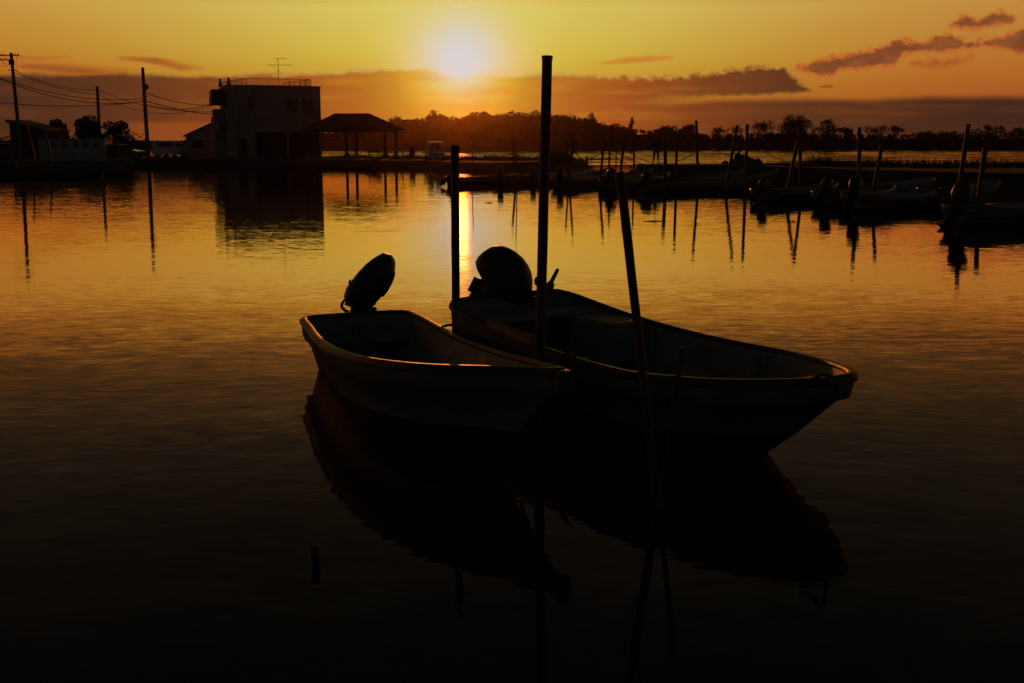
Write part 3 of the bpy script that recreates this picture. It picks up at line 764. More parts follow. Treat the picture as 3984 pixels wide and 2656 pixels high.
# ------------------------------------------------------------------ vehicles
def wheel(parent, x, y, r=.27):
    w = one('wheel', M_tyre, lambda mb: mb.tube([(x, y - .08, r), (x, y + .08, r)], r, 16), parent, True)
    one('rim', M_frame, lambda mb: mb.tube([(x, y - .09, r), (x, y + .09, r)], r * .58, 12), w, True)
def kei_truck(label, loc, rz):
    t_ = thing('small_truck', label, 'truck', loc, rz)
    # local: x = length (front +x), y = width 1.40
    prof_ = [(1.70, .32), (1.74, .55), (1.70, .95), (1.40, 1.66), (1.28, 1.74), (.42, 1.76), (.30, 1.70), (.30, .32)]
    def cab(mb):
        low = [(x, z) for x, z in prof_ ]
        # body below the window line as solid, pillars and roof above it
        lowp = [(1.70, .32), (1.75, .55), (1.70, .96), (.30, .96), (.30, .32)]
        mb.rings([[(x, y, z) for x, z in lowp] for y in (-.70, .70)], smooth=False)
        mb.rings([[(x, y, z) for x, z in ((1.44, 1.60), (1.34, 1.74), (.42, 1.77), (.28, 1.70), (.28, 1.60))] for y in (-.63, .63)], smooth=False)
    bevel(one('cab', M_paint, cab, t_, True), .03)
    for s in (-1, 1):
        one('front_pillar', M_paint, lambda mb: mb.rings([[(1.70, s * .69, .95), (1.62, s * .69, .95), (1.62, s * .63, .95), (1.70, s * .63, .95)], [(1.44, s * .62, 1.61), (1.36, s * .62, 1.61), (1.36, s * .57, 1.61), (1.44, s * .57, 1.61)]], smooth=False), t_, True)
        one('rear_pillar', M_paint, lambda mb: mb.rings([[(.40, s * .69, .95), (.29, s * .69, .95), (.29, s * .62, .95), (.40, s * .62, .95)], [(.40, s * .62, 1.61), (.29, s * .62, 1.61), (.29, s * .56, 1.61), (.40, s * .56, 1.61)]], smooth=False), t_, True)
        one('headlight', M_lamp, lambda mb: mb.ellipsoid((1.72, s * .53, .80), (.04, .12, .075), 12, 6), t_, True)
        one('side_mirror', M_motor, lambda mb: mb.box((1.55, s * .80, 1.12), (.06, .12, .2)), t_, True)
        one('seat', M_dark, lambda mb: (mb.box((.75, s * .33, .98), (.4, .46, .14)), mb.box((.5, s * .33, 1.25), (.12, .42, .5)), mb.box((.46, s * .33, 1.53), (.09, .22, .1))), t_, True)
        wheel(t_, 1.15, s * .58); wheel(t_, -.95, s * .58)
    one('rear_cab_panel', M_paint, lambda mb: mb.box((.285, 0, 1.06), (.03, 1.26, .2)), t_, True)
    one('steering_wheel', M_dark, lambda mb: mb.tube([(1.25 + .05 * math.sin(a), .33 + .17 * math.cos(a), 1.08 + .12 * math.sin(a)) for a in np.linspace(0, 6.28, 16)], .015, 6), t_, True)
    one('bumper', M_paint, lambda mb: mb.box((1.74, 0, .40), (.1, 1.38, .2)), t_, True)
    one('grille', M_dark, lambda mb: mb.box((1.755, 0, .57), (.02, .8, .08)), t_, True)
    one('number_plate', M_plate, lambda mb: mb.box((1.80, .0, .42), (.02, .33, .165)), t_, True)
    one('wiper', M_motor, lambda mb: mb.tube([(1.70, .1, .97), (1.60, .45, 1.12)], .012, 4), t_, True)
    one('cargo_bed', M_paint, lambda mb: mb.box((-.75, 0, .64), (1.95, 1.38, .08)), t_, True)
    one('chassis', M_dark, lambda mb: mb.box((0, 0, .42), (3.0, .7, .16)), t_, True)
    one('drop_side', M_paint, lambda mb: mb.box((-.75, -.70, .80), (1.95, .03, .26)), t_, True)
    one('tailgate', M_paint, lambda mb: mb.box((-1.74, 0, .80), (.03, 1.38, .26)), t_, True)
    one('drop_side', M_paint, lambda mb: mb.box((-.75, .95, .56), (1.95, .5, .03), Matrix.Rotation(R(-28), 3, 'X')), t_, True)
    return t_
tp = A(1692, 600, 104)
kei_truck('small white flatbed truck parked facing the water right of the pavilion', (tp.x - .1, tp.y, .68), R(-90 + 14))
def car(label, loc, rz, paint, van=False, name='parked_car', cat='car'):
    t_ = thing(name, label, cat, loc, rz)
    if van: pr = [(-2.0, .35), (2.0, .35), (2.08, .9), (1.65, 1.2), (1.25, 1.82), (-1.9, 1.86), (-2.05, 1.6), (-2.05, .6)]
    else: pr = [(-2.1, .35), (2.1, .35), (2.15, .62), (2.0, .82), (1.05, .98), (.45, 1.42), (-1.2, 1.46), (-1.9, 1.05), (-2.15, .98)]
    def body(mb):
        rr = []
        for y in (-.78, -.70, .70, .78):
            k = 0 if abs(y) < .75 else 1
            rr.append([(x * (1 - .01 * k), y * (.86 if z > 1.2 else 1), z - (.03 if z > 1 else 0) * k) for x, z in pr])
        mb.rings(rr, smooth=False)
    bevel(one('body', paint, body, t_, True), .04, 3)
    if van:
        one('windscreen', M_glass, lambda mb: mb.add([(1.66, -.6, 1.2), (1.66, .6, 1.2), (1.29, .56, 1.74), (1.29, -.56, 1.74)], [(0, 1, 2, 3)]), t_, True)
        for s in (-1, 1): one('side_window', M_glass, lambda mb: mb.box((0, s * .74, 1.4), (2.4, .03, .42)), t_, True)
    else:
        one('windscreen', M_glass, lambda mb: mb.add([(1.02, -.62, 1.02), (1.02, .62, 1.02), (.50, .56, 1.41), (.50, -.56, 1.41)], [(0, 1, 2, 3)]), t_, True)
        for s in (-1, 1): one('side_window', M_glass, lambda mb: mb.box((-.35, s * .735, 1.2), (1.3, .03, .26)), t_, True)
    for s in (-1, 1):
        one('headlight', M_lamp, lambda mb: mb.ellipsoid((2.1, s * .6, .68), (.07, .14, .08), 10, 6), t_, True)
        wheel(t_, 1.3, s * .66, .31); wheel(t_, -1.3, s * .66, .31)
    return t_
cp = A(470, 600, 104)
car('dark estate car at the right end of the long white shed, bonnet catching the light', (cp.x, cp.y, .72), R(-8), M_paintd)
vp = A(662, 590, 124); car('white van parked among scrub left of the small house', (vp.x, vp.y, .7), R(-30), M_paint, True, 'parked_van', 'van')

# ------------------------------------------------------------------ left bank sheds
sp_ = A(281, 600, 102)
sh = thing('long_white_shed', 'long low white shed with five round vents along its wall', 'shed', (sp_.x, sp_.y, .7), R(3))
SL = 248 * 102 / FPX
one('wall', M_frp, lambda mb: mb.box((0, 1.2, .95), (SL, 2.4, 1.9)), sh, True)
one('roof', M_frp, lambda mb: mb.box((0, 1.2, 1.94), (SL + .2, 2.6, .07)), sh, True)
for k, px in enumerate((214, 254, 295, 333, 371)):
    x = (px - 281) * 102 / FPX
    one('round_vent', M_dark, lambda mb: mb.tube([(x, -.03, 1.42), (x, .04, 1.42)], .22, 16), sh, True)
s2p = A(120, 560, 114)
s2 = thing('boat_shed', 'black shed with single sloping roof at the far left of the bank', 'shed', (s2p.x, s2p.y, .7), R(-4))
def slope_shed(mb):
    pr = [(-2.1, 0), (1.9, 0), (1.95, 2.0), (1.85, 2.75), (-2.1, 3.55)]
    mb.rings([[(x, y, z) for x, z in pr] for y in (0, 4.5)], smooth=False)
one('wall', M_dark, slope_shed, s2, True)
one('roof', M_roof, lambda mb: mb.rings([[(x, y, z) for x, z in ((-2.3, 3.6), (1.95, 2.75), (1.95, 2.85), (-2.3, 3.9))] for y in (-.3, 4.8)], smooth=False), s2, True)
one('door', M_timber, lambda mb: mb.box((-.5, -.04, 1.0), (1.6, .06, 2.0)), s2, True)
s3p = A(20, 580, 100)
s3 = thing('low_hut', 'low dark hut at the left edge of the picture behind the boats', 'shed', (s3p.x - 1.2, s3p.y, .7))
one('wall', M_timber, lambda mb: mb.box((0, 1, .75), (3.2, 2, 1.5)), s3, True)
one('roof', M_roof, lambda mb: mb.box((0, 1, 1.55), (3.5, 2.4, .1), Matrix.Rotation(R(4), 3, 'Y')), s3, True)
one('window', M_glass, lambda mb: mb.box((.6, -.02, .9), (1.2, .05, .5)), s3, True)

# ------------------------------------------------------------------ utility poles and cables
def upole(label, top, bot, Y, r0, r1):
    a = A(*top, Y); b_ = A(*bot, Y)
    base_ = Vector((b_.x, Y, .4))
    t_ = thing('utility_pole', label, 'utility pole', base_, 0, 'utility poles on the left bank')
    d = (a - b_); full = a - base_
    one('shaft', M_cyl, lambda mb: mb.tube([(0, 0, 0), (full.x, 0, full.z)], [r0, r1], 12), t_, True)
    return t_, full
P1, f1 = upole('tall utility pole with cross arms and transformer at the left edge', (43, 205), (70, 432), 112, .19, .15)
one('cross_arm', M_timber, lambda mb: mb.box((f1.x - .1, -.2, f1.z - .25), (1.9, .1, .1)), P1, True)
one('cross_arm', M_timber, lambda mb: mb.box((f1.x - .65, -.2, f1.z - .68), (1.3, .1, .1)), P1, True)
one('cross_arm', M_timber, lambda mb: mb.box((f1.x + .15, -.2, f1.z - 1.65), (.9, .08, .07)), P1, True)
one('transformer', M_motor, lambda mb: mb.tube([(f1.x + .1, -.28, f1.z - 1.15), (f1.x + .1, -.28, f1.z - .72)], .27, 14), P1, True)
for k, (x, z) in enumerate(((-1.0, -.12), (-.7, -.12), (.45, -.12), (.78, -.12), (-1.2, -.55), (-.9, -.55), (-.5, -.55))):
    one('insulator', M_frame, lambda mb: mb.tube([(f1.x + x, -.2, f1.z + z - .08), (f1.x + x, -.2, f1.z + z + .05)], [.06, .04], 8), P1, True)
one('loop_wire', M_wire, lambda mb: [mb.tube([(f1.x + x0, -.3, f1.z + z0), (f1.x + (x0 + x1) / 2, -.3, f1.z + min(z0, z1) - sag), (f1.x + x1, -.3, f1.z + z1)], .018, 5) for x0, z0, x1, z1, sag in ((-1.2, -.5, -.1, -.8, .25), (.75, -.2, .35, -.75, .15), (-.9, -.5, 0, -1.0, .3), (.3, -.6, .45, -1.0, .1))], P1, True)
one('step_bolt', M_rail, lambda mb: [mb.tube([(f1.x * (1 - k * .045) - .3, 0, f1.z * (1 - k * .045) ), (f1.x * (1 - k * .045) + .3, 0, f1.z * (1 - k * .045))], .015, 4) for k in range(4, 16)], P1, True)
P2, f2 = upole('short plain utility pole rising from behind the largest evergreen', (378, 335), (385, 500), 134, .19, .16)
one('step_bolt', M_rail, lambda mb: [mb.tube([(f2.x - .3, 0, f2.z - .7 - .42 * k), (f2.x + .3, 0, f2.z - .7 - .42 * k)], .015, 4) for k in range(9)], P2, True)
P3, f3 = upole('utility pole with a round box near its top beside the evergreens', (555, 262), (573, 540), 110, .21, .15)
one('round_box', M_conc, lambda mb: mb.tube([(f3.x + .25, -.16, f3.z - 1.83), (f3.x + .25, -.34, f3.z - 1.83)], .28, 18), P3, True)
one('step_bolt', M_rail, lambda mb: [mb.tube([(f3.x * (1 - k * .05) - .3, 0, f3.z * (1 - k * .05)), (f3.x * (1 - k * .05) + .3, 0, f3.z * (1 - k * .05))], .015, 4) for k in range(6, 18)], P3, True)
one('bracket', M_rail, lambda mb: (mb.box((f3.x, -.22, f3.z - 3.15), (.5, .06, .08)), mb.box((f3.x + .1, -.22, f3.z - 3.6), (.4, .06, .08))), P3, True)
def cable(label, p0, p1, sag, r=.032):
    n = 22; q = []
    for i in range(n + 1):
        u = i / n; q.append(Vector(p0).lerp(Vector(p1), u) - Vector((0, 0, 4 * sag * u * (1 - u))))
    o = one('overhead_cable', M_wire, lambda mb: mb.tube(q, r, 6)); tag(o, label, 'cable', 'cables between the utility poles')
cable('upper cable from the cross arm pole to the short plain pole', A(60, 274, 112), A(375, 349, 134), .55)
cable('second cable from the cross arm pole to the short plain pole', A(60, 282, 112), A(375, 367, 134), .4)
cable('cable crossing behind the poles to the pole with the round box', A(-60, 280, 104), A(556, 383, 110), .9, .036)
cable('cable falling from the left edge to the pole with the round box', A(-60, 280, 103.5), A(556, 394, 110), 1.1, .036)
cable('lowest long cable running level across the left side of the sky', A(-60, 392, 100), A(556, 394, 110), .45, .036)
cable('upper cable from the short plain pole towards the concrete building', A(383, 349, 134), A(832, 433, 123), .8, .03)
cable('lower cable from the short plain pole towards the concrete building', A(383, 366, 134), A(833, 408, 123), 1.5, .03)
cable('upper cable from the pole with the round box to the concrete building', A(570, 361, 110), A(833, 409, 122), .35, .034)
cable('thick lower cable from the pole with the round box to the concrete building', A(570, 392, 110), A(835, 443, 122), .25, .042)
cable('thin level cable from the pole with the round box to the stair canopy', A(572, 407, 110), A(826, 401, 122), .55, .03)
cable('short stub cable running off the left edge from the cross arm', A(8, 214, 112), A(-80, 180, 96), .1, .03)
cable('short low stub cable running off the left edge', A(50, 273, 112), A(-80, 268, 96), .1, .025)

# ------------------------------------------------------------------ boats
def outboard(parent, loc, size=1.0, tilt=0.0, steer=0.0, cowl=M_cowl, tiller=True):
    """generic outboard clamped on a transom; local: boat axis +x forward; tilt swings the leg up and aft"""
    rot = Matrix.Rotation(steer, 4, 'Z') @ Matrix.Rotation(tilt, 4, 'Y')
    T = Matrix.Translation(loc) @ rot
    def tr(v): return T @ Vector(v)
    s = size
    def leg(mb):
        mb.rings([[tr((x * s, y * s, z * s)) for x, y in ((.06, -w), (.06, w), (-.12 - e, w * .6), (-.12 - e, -w * .6))] for z, w, e in ((.15, .09, .05), (-.1, .07, .04), (-.55, .045, .03), (-.72, .03, .06))], smooth=False)
        mb.rings([[tr((x * s, y * s, -.60 * s + z)) for x, y in ((.10, -.10), (.10, .10), (-.28, .09), (-.28, -.09))] for z in (-.01, .01)], smooth=False)
        mb.tube([tr((.08 * s, 0, -.72 * s)), tr((.0, 0, -.72 * s)), tr((-.22 * s, 0, -.72 * s))], [.015 * s, .055 * s, .045 * s], 8)
        mb.rings([[tr((x * s, y * s, z * s)) for x, y in ((.03, -.01), (.03, .01), (-.12, .008), (-.12, -.008))] for z in (-.74, -.9)], smooth=False)
        mb.box(tr((.04 * s, 0, .02 * s)), (.16 * s, .26 * s, .30 * s), rot.to_3x3())
    m_ = one('outboard_motor', M_motor, leg, parent, True)
    def cw(mb):
        rr = []
        for z, a, b_, o in ((.10, .13, .12, -.02), (.16, .21, .17, -.03), (.30, .24, .185, -.04), (.45, .235, .18, -.04), (.56, .20, .16, -.03), (.63, .13, .11, -.02), (.655, .05, .05, -.01)):
            rr.append([tr(((o + a * math.copysign(abs(math.cos(q)) ** .75, math.cos(q))) * s, b_ * math.copysign(abs(math.sin(q)) ** .75, math.sin(q)) * s, z * s)) for q in np.linspace(0, 2 * math.pi, 18, endpoint=False)])
        mb.rings(rr)
    one('cowling', cowl, cw, m_, True)
    def prop(mb):
        for k in range(3):
            a = k * 2.094
            mb.rings([[tr((-.24 * s + dx_, math.cos(a + da) * r_ * s, -.72 * s + math.sin(a + da) * r_ * s)) for da, dx_ in ((-.35, -.012), (.35, .012), (.35, .02), (-.35, -.004))] for r_ in (.03, .09, .125)], smooth=False)
    one('propeller', M_motor, prop, m_, True)
    if tiller: one('tiller', M_motor, lambda mb: mb.tube([tr((.15 * s, 0, .12 * s)), tr((.34 * s, .02, .16 * s)), tr((.62 * s, .04, .22 * s))], [.03 * s, .025 * s, .022 * s], 8), m_, True)
    return m_

def boat(label, loc, rz, L_, U, B, z3, rake=.5, draft=.14, group=None, blunt=False, motor=None, hullm=M_frp, innerm=M_inner, benches=(.12, .5), band=.16, N=26, lw=None, rail=M_rubber, name='skiff', cat='boat', railh=.06):
    t_ = thing(name, label, cat, loc, rz, group)
    z0, z1, z2 = z3
    def zf(u): return z0 * (1 - u) * (1 - 2 * u) + z1 * 4 * u * (1 - u) + z2 * u * (2 * u - 1)
    BN, BF = B if isinstance(B, tuple) else (B, B)
    def bf(u, sd_=0): return float(np.interp(u, U, BN if sd_ <= 0 else BF))
    B = BN
    # outline path: starboard side stern->bow, port side bow->stern, across the transom
    us = list(1 - (1 - np.linspace(0, 1, N)) ** 1.6)
    path = [(u, -1, 1.0) for u in us] + [(u, 1, 1.0) for u in us[::-1][(1 if B[-1] < .03 else 0):]]
    path += [(0, 1, f) for f in (.72, .36)] + [(0, 1, 0.0)] + [(0, -1, f) for f in (.36, .72)]
    P2 = [Vector((L_ * u, sd_ * bf(u, sd_) * f)) for u, sd_, f in path]
    # soften corners a little
    n = len(P2)
    for _ in range(2): P2 = [P2[i] * .6 + (P2[i - 1] + P2[(i + 1) % n]) * .2 for i in range(n)]
    nr = []
    for i in range(n):
        d = P2[(i + 1) % n] - P2[i - 1]; nr.append(Vector((d.y, -d.x)).normalized())
    def ring(fn): return [fn(i, path[i][0], P2[i], nr[i]) for i in range(n)]
    LW = lw or (.74, .70)
    def low(u, p, frac):          # narrow and rake a point at depth fraction 0..1
        k = (1 - (1 - LW[0]) * frac) if u < .5 else (1 - (1 - LW[0]) * frac) * (1 - frac * ((u - .5) / .5) ** (2.2 if not blunt else 3.0))
        c_ = (bf(u, 1) - bf(u, -1)) / 2; c2_ = (bf(u * .86, 1) - bf(u * .86, -1)) / 2
        return p.x - rake * frac * u ** 3, c_ + (c2_ - c_) * frac + (p.y - c_) * max(.02, k), (bf(u, 1) + bf(u, -1)) / 2 * max(.02, k)
    def lvl(frac, inset, zfun):
        def f(i, u, p, nn_):
            x, y, hw = low(u, p, frac); q = Vector((x, y)) - nn_ * min(inset, .55 * hw); return (q.x, q.y, zfun(u))
        return f
    kz = lambda u: -draft + max(0, (u - .72) / .28) ** 2.0 * (draft + .05)
    outer = [ring(lvl(0, .0, lambda u: zf(u) - railh * .8)), ring(lvl(.04, .004, lambda u: zf(u) - railh - band)), ring(lvl(.07, .045, lambda u: zf(u) - railh - band - .012)),
             ring(lvl(.5, .05, lambda u: (zf(u) - band - railh) * .45 + kz(u) * .1)), ring(lvl(.92, .06, lambda u: kz(u) * .55 + .0)), ]
    keel = ring(lambda i, u, p, nn_: (low(u, p, 1)[0], (bf(u * .86, 1) - bf(u * .86, -1)) / 2 + p.y * .02, kz(u)))
    hull = MB(); hull.rings(outer + [keel], cap=False, smooth=True)
    hull.add(keel, [tuple(range(n))])
    hb = hull.build('hull', [hullm, M_bottom], t_, True)
    for pl in hb.data.polygons:
        zc = max(hb.data.vertices[i].co.z for i in pl.vertices)
        if zc < .30: pl.material_index = 1  # bottom paint, made near black to darken the sunlit hull's reflection
    fl = .08
    inner = [ring(lvl(0, .045, lambda u: zf(u) - .012)), ring(lvl(.06, .075, lambda u: zf(u) - .10)), ring(lvl(.56, .085, lambda u: fl + (zf(u) - fl) * .35)), ring(lvl(.95, .12, lambda u: fl + max(0, u - .7) * .25))]
    mi = MB(); mi.rings([r_[::-1] for r_ in inner], cap=False, smooth=True)
    mi.add(inner[-1], [tuple(range(n))])
    mi.build('inner_skin', innerm, t_, True)
    # rail
    def off(o_, dz):
        return ring(lambda i, u, p, nn_: ((p + nn_ * o_).x, (p + nn_ * o_).y, zf(u) + dz))
    mr = MB(); secs = [off(.014, -railh), off(.02, -railh * .4), off(.010, -.004), off(-.012, .006), off(-.048, .004), off(-.056, -.012), off(-.05, -.05)]
    mr.rings(secs + [secs[0]], cap=False, smooth=True)
    mr.build('gunwale', rail, t_, True)
    for ub in benches:
        w = bf(ub) - .10
        o = one('thwart', innerm, lambda mb: mb.box((L_ * ub, 0, zf(ub) * .62), (.26, 2 * w * .93, .045)), t_, True)
        if N > 22: bevel(o, .012)
    if motor:
        outboard(t_, (-.05, motor.get('y', 0), z0 - .04), motor.get('size', 1) * .88, motor.get('tilt', 0), motor.get('steer', 0), motor.get('cowl', M_cowl), motor.get('tiller', True))
    return t_, zf, bf, P2
US = [0, .03, .12, .3, .5, .7, .85, .94, .985, 1.]
# --- near left skiff
a1 = 155.4; S1 = (-1.60, 11.20)
b1, z1f, b1f, _ = boat('smaller white skiff in the foreground with pointed bow and outboard tilted to the right', (S1[0], S1[1], 0), R(90 - a1), 4.60, [0, .05, .15, .3, .4, .52, .62, .69, .79, .84, .90, .95, 1],
     ([.57, .60, .66, .78, .84, .88, .86, .82, .67, .54, .32, .16, .05], [.57, .56, .52, .42, .34, .26, .21, .17, .14, .12, .10, .07, .04]), (.52, .60, .78), rake=.80, draft=.12, benches=(), hullm=M_frpd, innerm=M_inner, band=.12, N=44, lw=(.78, .7), rail=M_wood, railh=.05)
# --- near right skiff
a2 = 145.6; S2 = (-.075, 10.367); L2 = 3.95
b2, z2f, b2f, _ = boat('longer white skiff in the foreground with blunt rounded bow and big upright outboard', (S2[0], S2[1], 0), R(90 - a2), L2, US,
     [.62, .70, .72, .742, .775, .79, .60, .37, .20, .10], (.826, .624, .714), rake=.72, draft=.12, blunt=True, benches=(), hullm=M_frpd, innerm=M_inner, band=.12, N=44, lw=(.80, .7), rail=M_wood, railh=.05)
def W2(root, x, y, z): return WM(root) @ Vector((x, y, z))
def ip(root, name, m, fn, bev=0):
    o = one(name, m, fn, root, True)
    if bev: bevel(o, bev)
    return o
# stern deck / seat of boat 1, floor boards
ip(b1, 'stern_seat', M_inner, lambda mb: (mb.box((.30, .31, .30), (.44, .46, .05)), mb.box((.30, -.31, .30), (.44, .46, .05))), .02)
ip(b1, 'motor_well', M_inner, lambda mb: (mb.box((.10, .1, .24), (.12, .30, .34)),), .01)
ip(b1, 'bow_deck', M_inner, lambda mb: mb.rings([[(3.75, -.24, .58), (3.75, .18, .58), (3.75, .18, .55), (3.75, -.24, .55)], [(4.5, -.03, .70), (4.5, .03, .70), (4.5, .03, .67), (4.5, -.03, .67)]], smooth=False))
for k in range(5): ip(b1, 'floor_board', M_wood, lambda mb: mb.box((1.7, -.42 + .17 * k, .115), (1.9, .15, .025)))
ip(b1, 'stem_cap', M_wood, lambda mb: mb.box((4.63, 0, .70), (.10, .10, .16)), .015)
ip(b1, 'rub_strip', M_wood, lambda mb: mb.tube([(4.0 + .1 * k, 0, .3 + .09 * k) for k in range(3)], .012, 6))
# boat 2 interior
ip(b2, 'stern_deck', M_inner, lambda mb: mb.box((.36, .0, .68), (.58, 1.24, .05)), .02)
ip(b2, 'side_box', M_inner, lambda mb: mb.box((.98, .44, .50), (.60, .38, .36)), .02)
ip(b2, 'thwart', M_inner, lambda mb: mb.box((2.15, 0, .36), (.26, 1.36, .045)), .012)
ip(b2, 'bow_deck', M_wood, lambda mb: mb.rings([[(x, -w, z), (x, w, z), (x, w, z - .03), (x, -w, z - .03)] for x, w, z in ((3.45, -.50, .60), (3.60, -.40, .62), (3.76, -.22, .64))], smooth=False))
for k in range(6): ip(b2, 'floor_board', M_wood, lambda mb: mb.box((1.75, -.45 + .18 * k, .115), (1.8, .15, .025)))
ip(b2, 'sleeve', M_yellow, lambda mb: mb.tube([(x, -(b2f(x / L2) - .02), z2f(x / L2) + .008) for x in (.86, 1.05, 1.22, 1.40, 1.52)], .052, 12))
for x in (1.4, 2.0, 2.6):
    for s in (-1, 1): ip(b2, 'rib', M_inner, lambda mb: mb.box((x, s * (b2f(x / L2) - .17), .46), (.06, .05, .26)))

# clutter that shows inside the near skiffs
def coil(label, c, r, n=4, th=.014):
    P = [(c.x + math.cos(a) * (r - .006 * a), c.y + math.sin(a) * (r - .006 * a) * .9, c.z + .012 + .004 * a / 6.28 + .006 * math.sin(a * 3.1)) for a in np.linspace(0, n * 6.28, n * 16)]
    o = one('coiled_rope', M_rope, lambda mb: mb.tube(P, th, 6)); tag(o, label, 'rope')
coil('coil of dark rope lying in the bow half of the smaller foreground skiff', W2(b1, 2.9, -.1, .13), .20)
coil('coil of dark rope on the floor of the longer foreground skiff', W2(b2, 2.75, .15, .135), .19)
# near motors: lofts with their own thickness, standing on the transoms
def loft_px(mb, secs, Y, depth, n=22, e=.8):
    """sections across an axis: left and right outline points at distance Y, half depth per section"""
    rr = []
    for (l, r, dpt) in secs:
        a = A(*l, Y); b_ = A(*r, Y); c = (a + b_) / 2; h = (b_ - a) / 2
        rr.append([c + h * math.copysign(abs(math.cos(q)) ** e, math.cos(q)) + Vector((0, 1, 0)) * dpt * depth * math.copysign(abs(math.sin(q)) ** e, math.sin(q)) for q in np.linspace(0, 2 * math.pi, n, endpoint=False)])
    mb.rings(rr)
Ym1 = 11.38
m1 = one('outboard_motor', M_motor, lambda mb: (
    loft_px(mb, [((1362, 1300), (1451, 1300), .8), ((1360, 1230), (1452, 1230), 1), ((1362, 1205), (1452, 1214), 1.0), ((1366, 1192), (1448, 1192), .9)], Ym1, .13, 14),
    mb.tube([A(1405, 1215, Ym1) + Vector((0, .10, 0)), A(1398, 1300, Ym1) + Vector((0, .22, 0)), A(1392, 1400, Ym1) + Vector((0, .42, 0)), A(1390, 1440, Ym1) + Vector((0, .5, -.2))], [.09, .06, .05, .04], 10)), b1)
one('cowling', M_cowl, lambda mb: loft_px(mb, [((1368, 1199), (1446, 1199), .55), ((1345, 1172), (1458, 1184), .8), ((1339, 1148), (1474, 1166), .93), ((1348, 1118), (1494, 1144), 1), ((1368, 1090), (1511, 1118), 1), ((1393, 1058), (1527, 1085), .98),
     ((1423, 1027), (1536, 1056), .9), ((1452, 1004), (1538, 1026), .76), ((1478, 989), (1534, 1008), .55), ((1494, 982), (1520, 990), .25)], Ym1, .21, 26, .82), m1)
one('clamp_screw', M_motor, lambda mb: (mb.tube([A(1446, 1204, Ym1), A(1462, 1200, Ym1)], .018, 8), mb.ellipsoid(A(1456, 1203, Ym1), (.028, .02, .028), 10, 6), mb.ellipsoid(A(1457, 1182, Ym1), (.014, .014, .012), 8, 6)), m1)
one('carry_handle', M_motor, lambda mb: (mb.tube([A(1345, 1163, Ym1), A(1336, 1172, Ym1), A(1329, 1183, Ym1), A(1330, 1195, Ym1), A(1343, 1208, Ym1), A(1358, 1214, Ym1)], [.012, .014, .014, .016, .018, .018], 8),
     mb.tube([A(1341, 1181, Ym1), A(1352, 1184, Ym1), A(1366, 1191, Ym1)], .012, 8), mb.tube([A(1333, 1186, Ym1), A(1338, 1168, Ym1), A(1352, 1170, Ym1)], .008, 8)), m1)
one('cowl_latch', M_motor, lambda mb: mb.tube([A(1364, 1086, Ym1 - .05), A(1360, 1096, Ym1 - .05), A(1358, 1112, Ym1 - .05)], [.008, .011, .008], 8), m1)
one('cowl_seam', M_motor, lambda mb: mb.tube([A(x, y, Ym1 - .02) for x, y in ((1535, 1058), (1531, 1080), (1520, 1106), (1505, 1132), (1488, 1153))], .010, 8), m1)
Ym2 = 10.5
m2 = one('outboard_motor', M_motor, lambda mb: (
    loft_px(mb, [((1880, 1260), (2010, 1260), .7), ((1868, 1200), (2030, 1200), .9), ((1862, 1176), (2034, 1172), 1.0)], Ym2, .15, 14),
    mb.tube([A(1930, 1170, Ym2) + Vector((0, .2, 0)), A(1915, 1300, Ym2) + Vector((-.0, .35, 0)), A(1905, 1400, Ym2) + Vector((0, .5, -.2))], [.10, .06, .05], 10)), b2)
# cowling of motor 2: an axis leaning a little to the left
one('cowling', M_cowl, lambda mb: loft_px(mb, [((1868, 1178), (2040, 1168), .72), ((1864, 1150), (2062, 1150), .85), ((1872, 1118), (2071, 1122), .95), ((1878, 1090), (2073, 1092), 1), ((1866, 1068), (2068, 1060), 1), ((1854, 1045), (2056, 1032), .98),
     ((1849, 1020), (2036, 1004), .92), ((1858, 1000), (2010, 982), .82), ((1880, 979), (1985, 967), .66), ((1903, 964), (1962, 959), .4), ((1920, 957), (1945, 955.5), .18)], Ym2, .25, 28, .86), m2)
one('tilt_housing', M_motor, lambda mb: mb.tube([A(1882, 1120, Ym2 + .05), A(1852, 1112, Ym2 + .05), A(1832, 1102, Ym2 + .05)], [.10, .075, .075], 14), m2)
one('swivel_bracket', M_motor, lambda mb: (loft_px(mb, [((1822, 1152), (1900, 1165), .8), ((1838, 1128), (1900, 1135), .9), ((1855, 1110), (1900, 1105), .8)], Ym2, .10, 12)), m2)
one('tiller', M_motor, lambda mb: (mb.tube([A(2040, 1165, Ym2 - .1), A(2090, 1165, Ym2 - .3), A(2118, 1145, Ym2 - .35)], [.03, .035, .045], 10), mb.tube([A(2118, 1150, Ym2 - .35), A(2136, 1118, Ym2 - .35), A(2147, 1098, Ym2 - .35)], [.045, .045, .030], 12),
     mb.tube([A(2143, 1100, Ym2 - .35), A(2168, 1052, Ym2 - .35)], [.020, .017], 12), mb.ellipsoid(A(2168, 1051, Ym2 - .35), (.018, .018, .018), 10, 6), mb.ellipsoid(A(2090, 1094, Ym2 - .3), (.028, .028, .045), 12, 8), mb.tube([A(2090, 1100, Ym2 - .3), A(2120, 1130, Ym2 - .33)], .025, 8)), m2)
one('fuel_hose', M_motor, lambda mb: mb.tube([A(2062, 1150, Ym2 - .2), A(2078, 1138, Ym2 - .25), A(2092, 1140, Ym2 - .25), A(2080, 1158, Ym2 - .25), A(2050, 1172, Ym2 - .2)], .012, 8), m2)

